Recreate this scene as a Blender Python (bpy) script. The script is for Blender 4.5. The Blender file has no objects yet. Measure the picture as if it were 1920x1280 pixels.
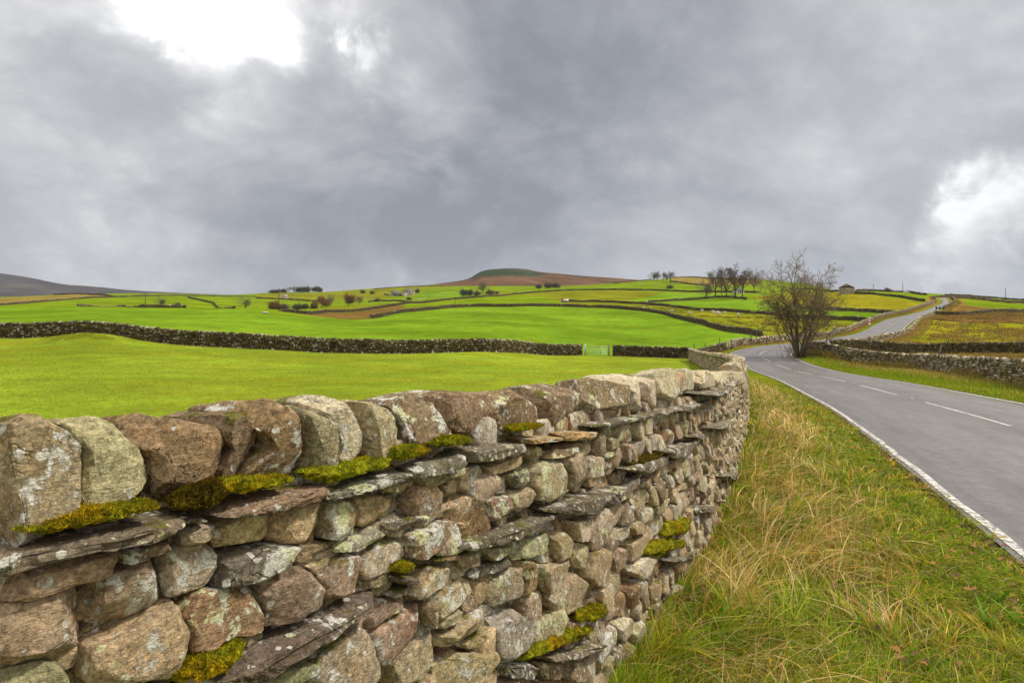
EXPOSURE = 0.10
SUN_EL, SUN_AZ, SUN_W, SUN_ANGLE = 47., 72., 3.3, 7.
SKY_GAIN, ZEN_GAIN, BACK_GAIN = 1.0, 2.6, 1.75
SKY_OFF = (3.1, 5.7)
# (px, py, radius, amount, raggedness)
SKY_BLOBS = [(270, 10, .07, .40, .10), (400, 55, .085, .65, .09), (480, 25, .10, .65, .09), (340, 0, .10, .4, .09), (520, 80, .05, .35, .06), (690, 112, .065, .6, .12), (655, 30, .06, .3, .1),
             (430, 70, .36, .34, .14), (40, 280, .40, .22, .14), (230, 470, .25, .18, .12), (60, 420, .2, .15, .12), (20, 60, .2, .12, .12),
             (1280, 330, .35, .22, .14), (1850, 400, .13, .48, .12), (1780, 455, .10, .36, .09), (1700, 505, .06, .22, .06), (1890, 350, .08, .35, .09), (1250, 490, .14, .30, .07), (1600, 80, .3, .22, .14), (1880, 200, .2, .2, .14),
             (250, 180, .14, -.28, .13), (640, 430, .35, -.26, .14), (1100, 150, .4, -.12, .14), (1905, 460, .06, -.45, .06), (1000, 450, .3, -.10, .12), (900, 260, .35, -.14, .14), (1700, 300, .2, -.12, .12)]
SKY_RAMP = [(0., (.235, .25, .29)), (1., (1.5, 1.5, 1.5)), (.2, (.345, .355, .39)), (.38, (.48, .485, .51)), (.55, (.64, .64, .655)), (.74, (1.05, 1.05, 1.05))]
HAZE = .000045
import bpy, math, random
import numpy as np
from mathutils import Vector, Matrix

random.seed(7)
RNG = np.random.default_rng(7)
scene = bpy.context.scene
COL = scene.collection

# ------------------------------------------------------------------ picture <-> world
F = 1067.0          # focal length in pixels of a 1920-wide frame (20 mm on 36 mm)
CX, HY = 960.0, 590.0


def px_of(x, y):
    return CX + F * x / y


def py_of(z, y):
    return HY - F * z / y


# ------------------------------------------------------------------ numpy noise
_perm = np.random.default_rng(11).permutation(256)
_perm = np.concatenate([_perm, _perm, _perm])
_g = np.random.default_rng(12).normal(size=(256, 3))
_g /= np.linalg.norm(_g, axis=1)[:, None]


def perlin(p):
    p = np.asarray(p, float)
    i = np.floor(p).astype(np.int64)
    f = p - i
    u = f * f * f * (f * (f * 6 - 15) + 10)
    out = 0
    for dx in (0, 1):
        for dy in (0, 1):
            for dz in (0, 1):
                h = _perm[_perm[_perm[(i[:, 0] + dx) & 255] + ((i[:, 1] + dy) & 255)] + ((i[:, 2] + dz) & 255)]
                g = _g[h]
                d = f - np.array([dx, dy, dz])
                w = (u[:, 0] if dx else 1 - u[:, 0]) * (u[:, 1] if dy else 1 - u[:, 1]) * (u[:, 2] if dz else 1 - u[:, 2])
                out = out + w * (g * d).sum(1)
    return out * 1.6


def fbm(p, oct=3, gain=.5, lac=2.03):
    p = np.asarray(p, float)
    a, s, t = 1., 0, 0.
    for k in range(oct):
        s = s + a * perlin(p + 17.3 * k)
        t += a
        a *= gain
        p = p * lac
    return s / t


def fbm2(x, y, sc, oct=3, z=0.):
    return fbm(np.stack([x * sc, y * sc, np.full_like(x, z)], 1), oct)


def smooth(e0, e1, x):
    t = np.clip((x - e0) / (e1 - e0), 0, 1)
    return t * t * (3 - 2 * t)


# ------------------------------------------------------------------ mesh helpers
def mesh_np(name, verts, faces=None, quads=None, tris=None, color=None, mats=(), smooth_shade=True, colname='tint', matidx=None):
    """verts (n,3); quads (m,4) and/or tris (k,3) int arrays."""
    me = bpy.data.meshes.new(name)
    verts = np.ascontiguousarray(verts, np.float32)
    loops, starts, n = [], [], 0
    if quads is not None and len(quads):
        q = np.asarray(quads, np.int32)
        loops.append(q.ravel())
        starts.append(np.arange(len(q), dtype=np.int32) * 4)
        n = q.size
    if tris is not None and len(tris):
        t = np.asarray(tris, np.int32)
        loops.append(t.ravel())
        starts.append(np.arange(len(t), dtype=np.int32) * 3 + n)
    loops = np.concatenate(loops)
    starts = np.concatenate(starts)
    me.vertices.add(len(verts))
    me.vertices.foreach_set('co', verts.ravel())
    me.loops.add(len(loops))
    me.loops.foreach_set('vertex_index', loops)
    me.polygons.add(len(starts))
    me.polygons.foreach_set('loop_start', starts)
    if smooth_shade:
        me.polygons.foreach_set('use_smooth', np.ones(len(starts), bool))
    for m in mats:
        me.materials.append(m)
    if matidx is not None:
        me.polygons.foreach_set('material_index', np.asarray(matidx, np.int32))
    me.update(calc_edges=True)
    if color is not None:
        c = np.ones((len(verts), 4), np.float32)
        c[:, :color.shape[1]] = color
        at = me.attributes.new(colname, 'FLOAT_COLOR', 'POINT')
        at.data.foreach_set('color', c.ravel())
    return me


def link(name, me, parent=None, loc=None):
    o = bpy.data.objects.new(name, me)
    COL.objects.link(o)
    if loc is not None:
        o.location = loc
    if parent is not None:
        o.parent = parent
    return o


def tag(o, label=None, cat=None, group=None, kind=None):
    if label:
        o['label'] = label
    if cat:
        o['category'] = cat
    if group:
        o['group'] = group
    if kind:
        o['kind'] = kind
    return o


def empty(name, loc, label, cat, group=None, rz=0.):
    o = bpy.data.objects.new(name, None)
    COL.objects.link(o)
    o.location = loc
    o.rotation_euler = (0, 0, rz)
    o.empty_display_size = .2
    return tag(o, label, cat, group)


def copy_tree(o, parent=None):
    c = o.copy()
    COL.objects.link(c)
    if parent is not None:
        c.parent = parent
    for ch in list(o.children):
        copy_tree(ch, c)
    return c


class MB:
    """collects pieces of one mesh"""

    def __init__(s):
        s.v, s.q, s.t, s.c, s.n = [], [], [], [], 0

    def add(s, v, q=None, t=None, c=None):
        v = np.asarray(v, float)
        s.v.append(v)
        if q is not None and len(q):
            s.q.append(np.asarray(q, int) + s.n)
        if t is not None and len(t):
            s.t.append(np.asarray(t, int) + s.n)
        if c is not None:
            c = np.asarray(c, float)
            if c.ndim == 1:
                c = np.tile(c, (len(v), 1))
            s.c.append(c)
        s.n += len(v)

    def box(s, lo, hi, c=None, jit=0.):
        (x0, y0, z0), (x1, y1, z1) = lo, hi
        v = np.array([(x0, y0, z0), (x1, y0, z0), (x1, y1, z0), (x0, y1, z0), (x0, y0, z1), (x1, y0, z1), (x1, y1, z1), (x0, y1, z1)], float)
        if jit:
            v += RNG.normal(0, jit, v.shape)
        q = [(0, 3, 2, 1), (4, 5, 6, 7), (0, 1, 5, 4), (1, 2, 6, 5), (2, 3, 7, 6), (3, 0, 4, 7)]
        s.add(v, q, None, c)

    def tube(s, pts, rad, n=6, c=None, cap=True):
        pts = np.asarray(pts, float)
        rad = np.asarray(rad, float)
        m = len(pts)
        if rad.ndim == 0:
            rad = np.full(m, float(rad))
        d = np.gradient(pts, axis=0)
        d /= np.linalg.norm(d, axis=1)[:, None] + 1e-9
        a0 = np.array([0, 0, 1.]) if abs(d[0][2]) < .8 else np.array([1., 0, 0])
        u = np.cross(d, a0)
        u /= np.linalg.norm(u, axis=1)[:, None] + 1e-9
        w = np.cross(d, u)
        an = np.arange(n) * 2 * math.pi / n
        v = pts[:, None, :] + rad[:, None, None] * (np.cos(an)[None, :, None] * u[:, None, :] + np.sin(an)[None, :, None] * w[:, None, :])
        v = v.reshape(-1, 3)
        i = np.arange(m - 1)[:, None] * n
        k = np.arange(n)[None, :]
        k2 = (k + 1) % n
        q = np.stack([i + k, i + n + k, i + n + k2, i + k2], 2).reshape(-1, 4)
        t = None
        if cap:
            v = np.concatenate([v, pts[[0, -1]]])
            a = m * n
            kk = np.arange(n)
            t = np.concatenate([np.stack([np.full(n, a), kk, (kk + 1) % n], 1),
                                np.stack([np.full(n, a + 1), (m - 1) * n + (kk + 1) % n, (m - 1) * n + kk], 1)])
        s.add(v, q, t, c)

    def mesh(s, name, mats, smooth_shade=True):
        return mesh_np(name, np.concatenate(s.v), quads=np.concatenate(s.q) if s.q else None, tris=np.concatenate(s.t) if s.t else None,
                       color=np.concatenate(s.c) if s.c else None, mats=mats, smooth_shade=smooth_shade)

    def build(s, name, mats, parent=None, smooth_shade=True, loc=None):
        return link(name, s.mesh(name, mats, smooth_shade), parent, loc)


# ------------------------------------------------------------------ material helpers
class NT:
    def __init__(s, name):
        s.m = bpy.data.materials.new(name)
        s.m.use_nodes = True
        s.t = s.m.node_tree
        s.t.nodes.clear()
        s.out = s.n('ShaderNodeOutputMaterial')

    def n(s, kind, **kw):
        nd = s.t.nodes.new(kind)
        for k, v in kw.items():
            setattr(nd, k, v)
        return nd

    def val(s, sock, v):
        if hasattr(v, 'is_output') or isinstance(v, bpy.types.NodeSocket):
            s.t.links.new(v, sock)
        elif v is not None:
            sock.default_value = v

    def math(s, op, a, b=0., c=None, clamp=False):
        nd = s.n('ShaderNodeMath', operation=op, use_clamp=clamp)
        s.val(nd.inputs[0], a)
        s.val(nd.inputs[1], b)
        if c is not None:
            s.val(nd.inputs[2], c)
        return nd.outputs[0]

    def vmath(s, op, a, b=None):
        nd = s.n('ShaderNodeVectorMath', operation=op)
        s.val(nd.inputs[0], a)
        if b is not None:
            s.val(nd.inputs[1], b)
        return nd.outputs['Value'] if op in ('DOT_PRODUCT', 'LENGTH') else nd.outputs[0]

    def scale(s, a, k):
        nd = s.n('ShaderNodeVectorMath', operation='MULTIPLY')
        s.val(nd.inputs[0], a)
        nd.inputs[1].default_value = k if isinstance(k, tuple) else (k, k, k)
        return nd.outputs[0]

    def noise(s, vec, scale, detail=3., rough=.55, dist=0., out='Fac'):
        nd = s.n('ShaderNodeTexNoise')
        s.val(nd.inputs['Vector'], vec)
        s.val(nd.inputs['Scale'], scale)
        s.val(nd.inputs['Detail'], detail)
        s.val(nd.inputs['Roughness'], rough)
        s.val(nd.inputs['Distortion'], dist)
        return nd.outputs[out]

    def voro(s, vec, scale, feature='F1', out='Distance', rnd=1.):
        nd = s.n('ShaderNodeTexVoronoi', feature=feature)
        s.val(nd.inputs['Vector'], vec)
        s.val(nd.inputs['Scale'], scale)
        s.val(nd.inputs['Randomness'], rnd)
        return nd.outputs[out]

    def ramp(s, fac, lo, hi, a=0., b=1., smooth=True):
        nd = s.n('ShaderNodeMapRange', interpolation_type='SMOOTHSTEP' if smooth else 'LINEAR')
        s.val(nd.inputs['Value'], fac)
        s.val(nd.inputs['From Min'], lo)
        s.val(nd.inputs['From Max'], hi)
        s.val(nd.inputs['To Min'], a)
        s.val(nd.inputs['To Max'], b)
        return nd.outputs['Result']

    def mix(s, fac, a, b, blend='MIX'):
        nd = s.n('ShaderNodeMix', data_type='RGBA', blend_type=blend)
        s.val(nd.inputs['Factor'], fac)
        for sock, v in ((nd.inputs[6], a), (nd.inputs[7], b)):
            if isinstance(v, tuple) and len(v) == 3:
                v = (*v, 1)
            s.val(sock, v)
        return nd.outputs[2]

    def attr(s, name='tint', out='Color'):
        return s.n('ShaderNodeAttribute', attribute_name=name).outputs[out]

    def pos(s):
        return s.n('ShaderNodeNewGeometry').outputs['Position']

    def obj(s):
        return s.n('ShaderNodeTexCoord').outputs['Object']

    def bump(s, h, strength=.5, dist=.01):
        nd = s.n('ShaderNodeBump')
        nd.inputs['Strength'].default_value = strength
        nd.inputs['Distance'].default_value = dist
        s.val(nd.inputs['Height'], h)
        return nd.outputs[0]

    def done(s, col, rough=.85, normal=None, spec=.3, metal=0., sub=None):
        b = s.n('ShaderNodeBsdfPrincipled')
        if isinstance(col, tuple) and len(col) == 3:
            col = (*col, 1)
        s.val(b.inputs['Base Color'], col)
        s.val(b.inputs['Roughness'], rough)
        s.val(b.inputs['Specular IOR Level'], spec)
        s.val(b.inputs['Metallic'], metal)
        if normal is not None:
            s.val(b.inputs['Normal'], normal)
        s.t.links.new(b.outputs[0], s.out.inputs['Surface'])
        return s.m


def plain(name, col, rough=.7, spec=.3, metal=0., var=.15, sc=6.):
    """simple paint or wood with some mottling"""
    t = NT(name)
    f = t.noise(t.obj(), sc, 4.)
    f = t.ramp(f, .3, .7, 1 - var, 1 + var)
    nd = t.n('ShaderNodeVectorMath', operation='SCALE')
    nd.inputs[0].default_value = col
    t.val(nd.inputs['Scale'], f)
    return t.done(nd.outputs[0], rough, None, spec, metal)
# ------------------------------------------------------------------ terrain heights
KD = [30, 52, 70, 85, 100, 140, 180, 230, 300, 400, 550, 750, 1000, 1500, 3000, 9000]
PXC = [-400, 0, 150, 300, 450, 520, 600, 680, 750, 900, 1050, 1200, 1300, 1400, 1500, 1600, 1700, 1800, 1920, 2300]
# for each azimuth column: depth -> picture height of the ground there (None: interpolated)
TAB = {
    -400: {52: 630, 70: 612, 100: 594, 140: 581, 180: 575, 230: 577, 300: 575, 400: 569, 550: 562, 750: 560, 1000: 563, 1500: 570},
    0: {52: 634, 70: 613, 100: 594, 140: 579, 165: 574, 180: 574, 230: 577, 300: 574.5, 400: 568, 550: 559, 750: 557, 1000: 562, 1500: 570},
    150: {52: 630, 70: 612, 100: 594, 140: 579, 180: 575, 230: 579, 300: 574, 400: 563, 550: 553, 750: 551, 1000: 556, 1500: 566},
    300: {52: 642, 70: 619, 100: 597, 140: 582, 180: 577, 230: 580, 300: 577, 400: 565, 550: 554, 750: 550, 1000: 556, 1500: 566},
    450: {50: 653, 70: 626, 100: 602, 140: 586, 180: 579, 230: 582, 300: 582, 400: 572, 550: 561, 750: 554, 1000: 552, 1500: 566},
    520: {51: 656, 70: 632, 100: 608, 140: 592, 180: 584, 230: 583, 300: 582, 400: 574, 550: 564, 750: 555, 1000: 548.5, 1500: 564},
    600: {53: 659, 70: 638, 100: 615, 140: 600, 180: 593, 230: 586, 300: 580, 400: 575, 550: 566, 750: 555, 1000: 547.5, 1500: 560},
    680: {54: 661, 70: 641, 100: 618, 140: 604, 180: 596, 230: 586, 300: 576, 400: 574, 550: 567, 750: 555, 1000: 542, 1500: 556},
    750: {55: 663, 70: 643, 100: 618, 140: 599, 180: 589, 230: 580, 300: 571, 400: 572, 550: 565, 750: 553, 1000: 537.5, 1500: 552},
    900: {58: 661, 70: 646, 100: 618, 140: 597, 180: 583, 230: 573, 300: 566, 400: 556.5, 550: 556, 750: 548, 1000: 536, 1500: 548},
    1050: {68: 667, 85: 645, 100: 631, 140: 605, 180: 588, 230: 574.5, 300: 568, 400: 556, 550: 546, 750: 541, 1000: 536, 1500: 548},
    1200: {67: 671, 85: 654, 100: 642, 140: 613, 180: 590, 230: 577, 300: 569, 400: 557, 550: 543, 750: 530, 900: 526.5, 1000: 527, 1500: 545},
    1300: {66: 673, 85: 655, 100: 643, 140: 608, 180: 596, 230: 584, 300: 570, 400: 555, 550: 541, 750: 525, 900: 519.5, 1000: 521, 1500: 540},
    1400: {52: 685, 70: 661, 85: 645, 100: 635, 140: 612, 180: 598, 230: 585, 300: 564, 400: 550, 550: 537, 750: 525, 900: 521.5, 1000: 524, 1500: 545},
    1500: {52: 687, 62: 662, 70: 654, 85: 645, 100: 640, 140: 622, 180: 605, 230: 587, 300: 561, 400: 549, 550: 536, 750: 530, 900: 534, 1500: 556},
    1600: {52: 690, 65: 665, 85: 646, 100: 636, 140: 615, 180: 597, 230: 573, 300: 548, 400: 544.5, 550: 548, 750: 553, 1500: 570},
    1700: {50: 690, 65: 670, 85: 653, 100: 640, 140: 608, 180: 591, 230: 572, 300: 553, 400: 547.5, 550: 551, 750: 556, 1500: 571},
    1800: {40: 702, 52: 682, 70: 662, 100: 640, 140: 612, 180: 590, 230: 573, 300: 559, 400: 554, 550: 557, 750: 562, 1500: 573},
    1920: {30: 718, 52: 682, 70: 660, 100: 635, 140: 607, 180: 591, 230: 580, 300: 569, 400: 563.5, 550: 566, 750: 570, 1500: 576},
    2300: {30: 720, 52: 683, 70: 660, 100: 634, 140: 607, 180: 592, 230: 582, 300: 573, 400: 568, 550: 570, 750: 574, 1500: 578},
}


def plane_z(x, y):
    return -1.65 - .055 * np.maximum(.37 * x + .93 * y, -25)


def _pchip(xs, ys, xq):
    """monotone cubic through (xs, ys)"""
    xs, ys = np.asarray(xs, float), np.asarray(ys, float)
    h = np.diff(xs)
    d = np.diff(ys) / h
    m = np.zeros_like(ys)
    m[0], m[-1] = d[0], d[-1]
    for i in range(1, len(xs) - 1):
        if d[i - 1] * d[i] > 0:
            w1, w2 = 2 * h[i] + h[i - 1], h[i] + 2 * h[i - 1]
            m[i] = (w1 + w2) / (w1 / d[i - 1] + w2 / d[i])
    k = np.clip(np.searchsorted(xs, xq) - 1, 0, len(xs) - 2)
    t = np.clip((xq - xs[k]) / h[k], 0, 1)
    t2, t3 = t * t, t * t * t
    return (2 * t3 - 3 * t2 + 1) * ys[k] + (t3 - 2 * t2 + t) * h[k] * m[k] + (3 * t2 - 2 * t3) * ys[k + 1] + (t3 - t2) * h[k] * m[k + 1]


ND = 260
LD = np.linspace(math.log(20), math.log(9000), ND)
_E = np.zeros((len(PXC), ND))
for i, p in enumerate(PXC):
    t = dict(TAB[p])
    if 30 not in t:
        x = (p - CX) / F * 30
        t[30] = py_of(plane_z(x, 30.), 30.)
    x = (p - CX) / F * 20
    t[20] = py_of(plane_z(x, 20.), 20.)
    t[3000] = 580.
    t[9000] = 588.5
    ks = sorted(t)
    _E[i] = _pchip(np.log(ks), [t[k] for k in ks], LD)
NC = 541
PXG = np.linspace(-400, 2300, NC)
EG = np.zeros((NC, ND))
for j in range(ND):
    EG[:, j] = _pchip(PXC, _E[:, j], PXG)
# soften along the columns
for _ in range(6):
    EG[1:-1] = (EG[:-2] + 2 * EG[1:-1] + EG[2:]) / 4


def base_z(x, y):
    x, y = np.asarray(x, float), np.asarray(y, float)
    r = np.hypot(x, y)
    D = np.clip(np.maximum(y, .5 * r), .01, 8990)
    px = np.clip(CX + F * x / np.maximum(np.maximum(y, .42 * np.abs(x)), .01), -400, 2299.9)
    a = (px + 400) / 2700 * (NC - 1)
    b = np.clip((np.log(D) - LD[0]) / (LD[-1] - LD[0]) * (ND - 1), 0, ND - 1.001)
    i, j = np.clip(a.astype(int), 0, NC - 2), b.astype(int)
    u, v = a - i, b - j
    e = EG[i, j] * (1 - u) * (1 - v) + EG[i + 1, j] * u * (1 - v) + EG[i, j + 1] * (1 - u) * v + EG[i + 1, j + 1] * u * v
    zt = (HY - e) / F * D
    w = smooth(22, 40, D)
    w = w * smooth(-.15, .25, y / np.maximum(r, .01)) if True else w
    zz = plane_z(np.clip(x, -40, 60), np.clip(y, -30, 60)) * (1 - w) + zt * w
    # a low bank in the field, this side of the far wall
    mx, my = -35.5, 48.2
    zz = zz + .62 * np.exp(-(((x - mx) / 4.6) ** 2 + ((y - my) / 2.4) ** 2))
    return zz


# ------------------------------------------------------------------ road centre line
_rc = np.array([(-8.5, -30), (.4, -12), (5.03, -1.3), (6.94, 3.), (8.6, 6.8), (11.7, 14.1), (14.2, 20.8), (16.8, 28), (19.5, 36), (23.0, 47), (25.6, 56.8),
                (28.7, 65.7), (35.6, 74.5), (46.5, 86), (61, 102), (77.6, 120), (93.5, 140), (109.5, 160), (128, 180), (147, 200), (166, 222),
                (189, 248), (204, 268), (215, 284), (228, 296), (246, 303), (275, 306)], float)


def catmull(P, n):
    P = np.asarray(P, float)
    Q = np.vstack([2 * P[0] - P[1], P, 2 * P[-1] - P[-2]])
    out = []
    for i in range(1, len(Q) - 2):
        p0, p1, p2, p3 = Q[i - 1], Q[i], Q[i + 1], Q[i + 2]
        t0 = 0.
        t1 = t0 + np.linalg.norm(p1 - p0) ** .5
        t2 = t1 + np.linalg.norm(p2 - p1) ** .5
        t3 = t2 + np.linalg.norm(p3 - p2) ** .5
        for t in np.linspace(t1, t2, n, endpoint=False):
            A1 = (t1 - t) / (t1 - t0) * p0 + (t - t0) / (t1 - t0) * p1
            A2 = (t2 - t) / (t2 - t1) * p1 + (t - t1) / (t2 - t1) * p2
            A3 = (t3 - t) / (t3 - t2) * p2 + (t - t2) / (t3 - t2) * p3
            B1 = (t2 - t) / (t2 - t0) * A1 + (t - t0) / (t2 - t0) * A2
            B2 = (t3 - t) / (t3 - t1) * A2 + (t - t1) / (t3 - t1) * A3
            out.append((t2 - t) / (t2 - t1) * B1 + (t - t1) / (t2 - t1) * B2)
    out.append(P[-1])
    return np.array(out)


def resample(P, step):
    d = np.concatenate([[0], np.cumsum(np.linalg.norm(np.diff(P, axis=0), axis=1))])
    n = max(2, int(d[-1] / step) + 1)
    s = np.linspace(0, d[-1], n)
    return np.stack([np.interp(s, d, P[:, k]) for k in range(P.shape[1])], 1), s


RP, RS = resample(catmull(_rc, 24), .5)
RT = np.gradient(RP, axis=0)
RT /= np.linalg.norm(RT, axis=1)[:, None]
RN = np.stack([RT[:, 1], -RT[:, 0]], 1)          # to the right of travel
_rz = base_z(RP[:, 0], RP[:, 1])
_k = np.exp(-np.linspace(-2, 2, 33) ** 2)
_k /= _k.sum()
RZ = np.convolve(np.pad(_rz, 16, mode='edge'), _k, mode='valid')
RHW = 3.3                                        # half width
RHWV = RHW * (1 - .66 * smooth(150, 225, RP[:, 1]))      # the road narrows up the hill
_k9 = RP[::4]


def road_dist(x, y):
    """distance to the centre line and the nearest sample, far points get 999"""
    d = np.full(len(x), 999.)
    idx = np.zeros(len(x), int)
    near = np.where((x > -30) & (x < 290) & (y > -45) & (y < 365))[0]
    for c in range(0, len(near), 20000):
        k = near[c:c + 20000]
        dd = (x[k][:, None] - _k9[None, :, 0]) ** 2 + (y[k][:, None] - _k9[None, :, 1]) ** 2
        a = dd.argmin(1)
        idx[k] = a * 4
        d[k] = np.sqrt(dd[np.arange(len(k)), a])
    near2 = near[d[near] < 14]
    for c in range(0, len(near2), 20000):      # refine
        k = near2[c:c + 20000]
        best = None
        for o in range(-4, 5):
            j = np.clip(idx[k] + o, 0, len(RP) - 1)
            q = np.hypot(x[k] - RP[j, 0], y[k] - RP[j, 1])
            if best is None:
                best, bj = q, j
            else:
                m = q < best
                best = np.where(m, q, best)
                bj = np.where(m, j, bj)
        d[k] = best
        idx[k] = bj
    return d, idx


def ground_z(x, y, detail=True):
    x, y = np.atleast_1d(np.asarray(x, float)), np.atleast_1d(np.asarray(y, float))
    z = base_z(x, y)
    if detail:
        r = np.hypot(x, y)
        z = z + fbm2(x, y, .045, 3) * np.clip((r - 14) * .006, 0, .55)
        z = z + fbm2(x, y, .5, 3, 5.) * .035
    d, i = road_dist(x, y)
    w = smooth(RHWV[i] + .5, RHWV[i] + 4.0, d)
    lip = -.055 * smooth(RHWV[i] + .12, RHWV[i] - .12, d) - .06 * smooth(RHWV[i] - .1, RHWV[i] - .4, d)
    zr = RZ[i] + .035 + lip
    return zr * (1 - w) + z * w


def gz(x, y):
    return float(ground_z([x], [y])[0])


def at(px, Y):
    """the ground point in picture column px at depth Y"""
    x = (px - CX) / F * Y
    return x, Y, gz(x, Y)


_DS = np.exp(np.linspace(math.log(4), math.log(1500), 1600))


def hit(px, py, dmin=4., dmax=1500.):
    """first ground point that the picture point (px, py) shows beyond dmin"""
    D = _DS[(_DS >= dmin) & (_DS <= dmax)]
    x = (px - CX) / F * D
    z = ground_z(x, D, False)
    e = py_of(z, D)
    k = np.where(e <= py)[0]
    j = k[0] if len(k) else e.argmin()
    if j > 0 and len(k):
        a = (e[j - 1] - py) / max(e[j - 1] - e[j], 1e-6)
        d = D[j - 1] + (D[j] - D[j - 1]) * min(max(a, 0), 1)
    else:
        d = D[j]
    xx = (px - CX) / F * d
    return xx, d, gz(xx, d)


def hits(pts, dmin=4., dmax=1500.):
    return np.array([hit(p[0], p[1], *(p[2:] if len(p) > 2 else (dmin, dmax))) for p in pts])


def in_poly(x, y, P):
    P = np.asarray(P, float)
    c = np.zeros(len(x), bool)
    for i in range(len(P)):
        x1, y1 = P[i, :2]
        x2, y2 = P[i - 1, :2]
        m = (y1 > y) != (y2 > y)
        with np.errstate(divide='ignore', invalid='ignore'):
            c ^= m & (x < (x2 - x1) * (y - y1) / (y2 - y1 + 1e-12) + x1)
    return c
# ------------------------------------------------------------------ camera
cam = bpy.data.cameras.new('camera')
cam.lens = 20.0
cam.sensor_width = 36.0
cam.sensor_fit = 'HORIZONTAL'
cam.shift_y = -50 / 1920
cam.clip_start = .05
cam.clip_end = 30000
co = bpy.data.objects.new('camera', cam)
COL.objects.link(co)
co.location = (0, 0, 0)
co.rotation_euler = (math.pi / 2, 0, 0)
scene.camera = co
scene.view_settings.view_transform = 'Standard'
scene.view_settings.look = 'None'
scene.view_settings.exposure = EXPOSURE
scene.view_settings.gamma = 1

# ------------------------------------------------------------------ sky: an overcast over a nishita sky
world = bpy.data.worlds.new('World')
scene.world = world
world.use_nodes = True


class WT(NT):
    def __init__(s, tree):
        s.t = tree
        s.t.nodes.clear()


w = WT(world.node_tree)
wo = w.n('ShaderNodeOutputWorld')
bg = w.n('ShaderNodeBackground')
w.t.links.new(bg.outputs[0], wo.inputs[0])
sky = w.n('ShaderNodeTexSky', sky_type='NISHITA')
sky.sun_disc = False
sky.sun_elevation = math.radians(SUN_EL)
sky.sun_rotation = math.radians(SUN_AZ)
sky.altitude = 300
bg.inputs['Strength'].default_value = .1

dirv = w.n('ShaderNodeTexCoord').outputs['Generated']
sep = w.n('ShaderNodeSeparateXYZ')
w.val(sep.inputs[0], dirv)
dz = w.math('MAXIMUM', sep.outputs[2], 0.)
# clouds lie on a flat layer: project the direction on it so that they crowd towards the horizon
den = w.math('ADD', dz, .62)
lay = w.n('ShaderNodeCombineXYZ')
w.val(lay.inputs[0], w.math('DIVIDE', sep.outputs[0], den))
w.val(lay.inputs[1], w.math('DIVIDE', sep.outputs[1], den))
w.val(lay.inputs[2], w.math('MULTIPLY', dz, .6))
P = lay.outputs[0]
warp = w.noise(P, 1.1, 3., .5, 0., 'Color')
P = w.scale(P, 1.5)
Pw = w.vmath('ADD', P, w.scale(w.vmath('SUBTRACT', warp, (.5, .5, .5)), .6))
big = w.noise(w.vmath('ADD', Pw, (SKY_OFF[0], SKY_OFF[1], 0.)), 1.15, 2.5, .5, .3)
med = w.noise(w.vmath('ADD', Pw, (7.3, 1.1, 0)), 2.6, 5., .55, .5)
fin = w.noise(w.vmath('ADD', Pw, (2.3, 9.1, 0)), 6.0, 8., .62, .5)
# rounded billows: folded noise
fold = w.math('ABSOLUTE', w.math('SUBTRACT', w.noise(w.vmath('ADD', Pw, (4.7, 3.3, 0)), 3.4, 6., .56, .2), .5))
fold2 = w.math('ABSOLUTE', w.math('SUBTRACT', w.noise(w.vmath('ADD', Pw, (1.2, 8.3, 0)), 8.5, 6., .6, .2), .5))


def dirpx(px, py):
    v = Vector(((px - CX) / F, 1, (HY - py) / F))
    return v.normalized()


def blob(px, py, rx, warp_amt=.12):
    """soft patch of sky about a direction, its edge torn by the cloud noise"""
    d = dirpx(px, py)
    dd = w.vmath('DISTANCE', dirv, tuple(d)) if False else None
    sub = w.vmath('SUBTRACT', dirv, tuple(d))
    ln = w.vmath('LENGTH', sub)
    ln = w.math('ADD', ln, w.math('MULTIPLY', w.math('SUBTRACT', med, .5), warp_amt * 3))
    ln = w.math('ADD', ln, w.math('MULTIPLY', w.math('SUBTRACT', fin, .5), warp_amt * 1.5))
    return w.ramp(ln, rx, 0., 0., 1.)


# cloud brightness
v = w.math('ADD', w.math('MULTIPLY', w.ramp(big, .3, .7), .50), w.math('MULTIPLY', w.ramp(med, .28, .72), .44))
v = w.math('ADD', v, w.math('MULTIPLY', w.ramp(fin, .25, .75), .16))
v = w.math('ADD', v, w.math('MULTIPLY', w.math('SUBTRACT', fold, .07), 1.1))
v = w.math('ADD', v, w.math('MULTIPLY', w.math('SUBTRACT', fold2, .07), .55))
for (bx, by, r, amt, wa) in SKY_BLOBS:
    v = w.math('ADD', v, w.math('MULTIPLY', blob(bx, by, r, wa), amt))
v = w.math('MAXIMUM', v, 0.)
ccol = w.n('ShaderNodeValToRGB')
w.val(ccol.inputs[0], w.math('MULTIPLY', v, .5))
cr = ccol.color_ramp
cr.interpolation = 'B_SPLINE'
for k, (p, c) in enumerate(SKY_RAMP):
    e = cr.elements[k] if k < 2 else cr.elements.new(p)
    e.position = p
    e.color = (*c, 1)
cloud = ccol.outputs[0]
# overcast skies brighten towards the zenith
zen = w.ramp(sep.outputs[2], .42, .95, 1., ZEN_GAIN)
back = w.ramp(sep.outputs[1], .3, -.6, 1., BACK_GAIN)
gain = w.math('MULTIPLY', w.math('MULTIPLY', zen, back), 10. * SKY_GAIN)
sc_ = w.n('ShaderNodeVectorMath', operation='SCALE')
w.val(sc_.inputs[0], cloud)
w.val(sc_.inputs['Scale'], gain)
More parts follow.
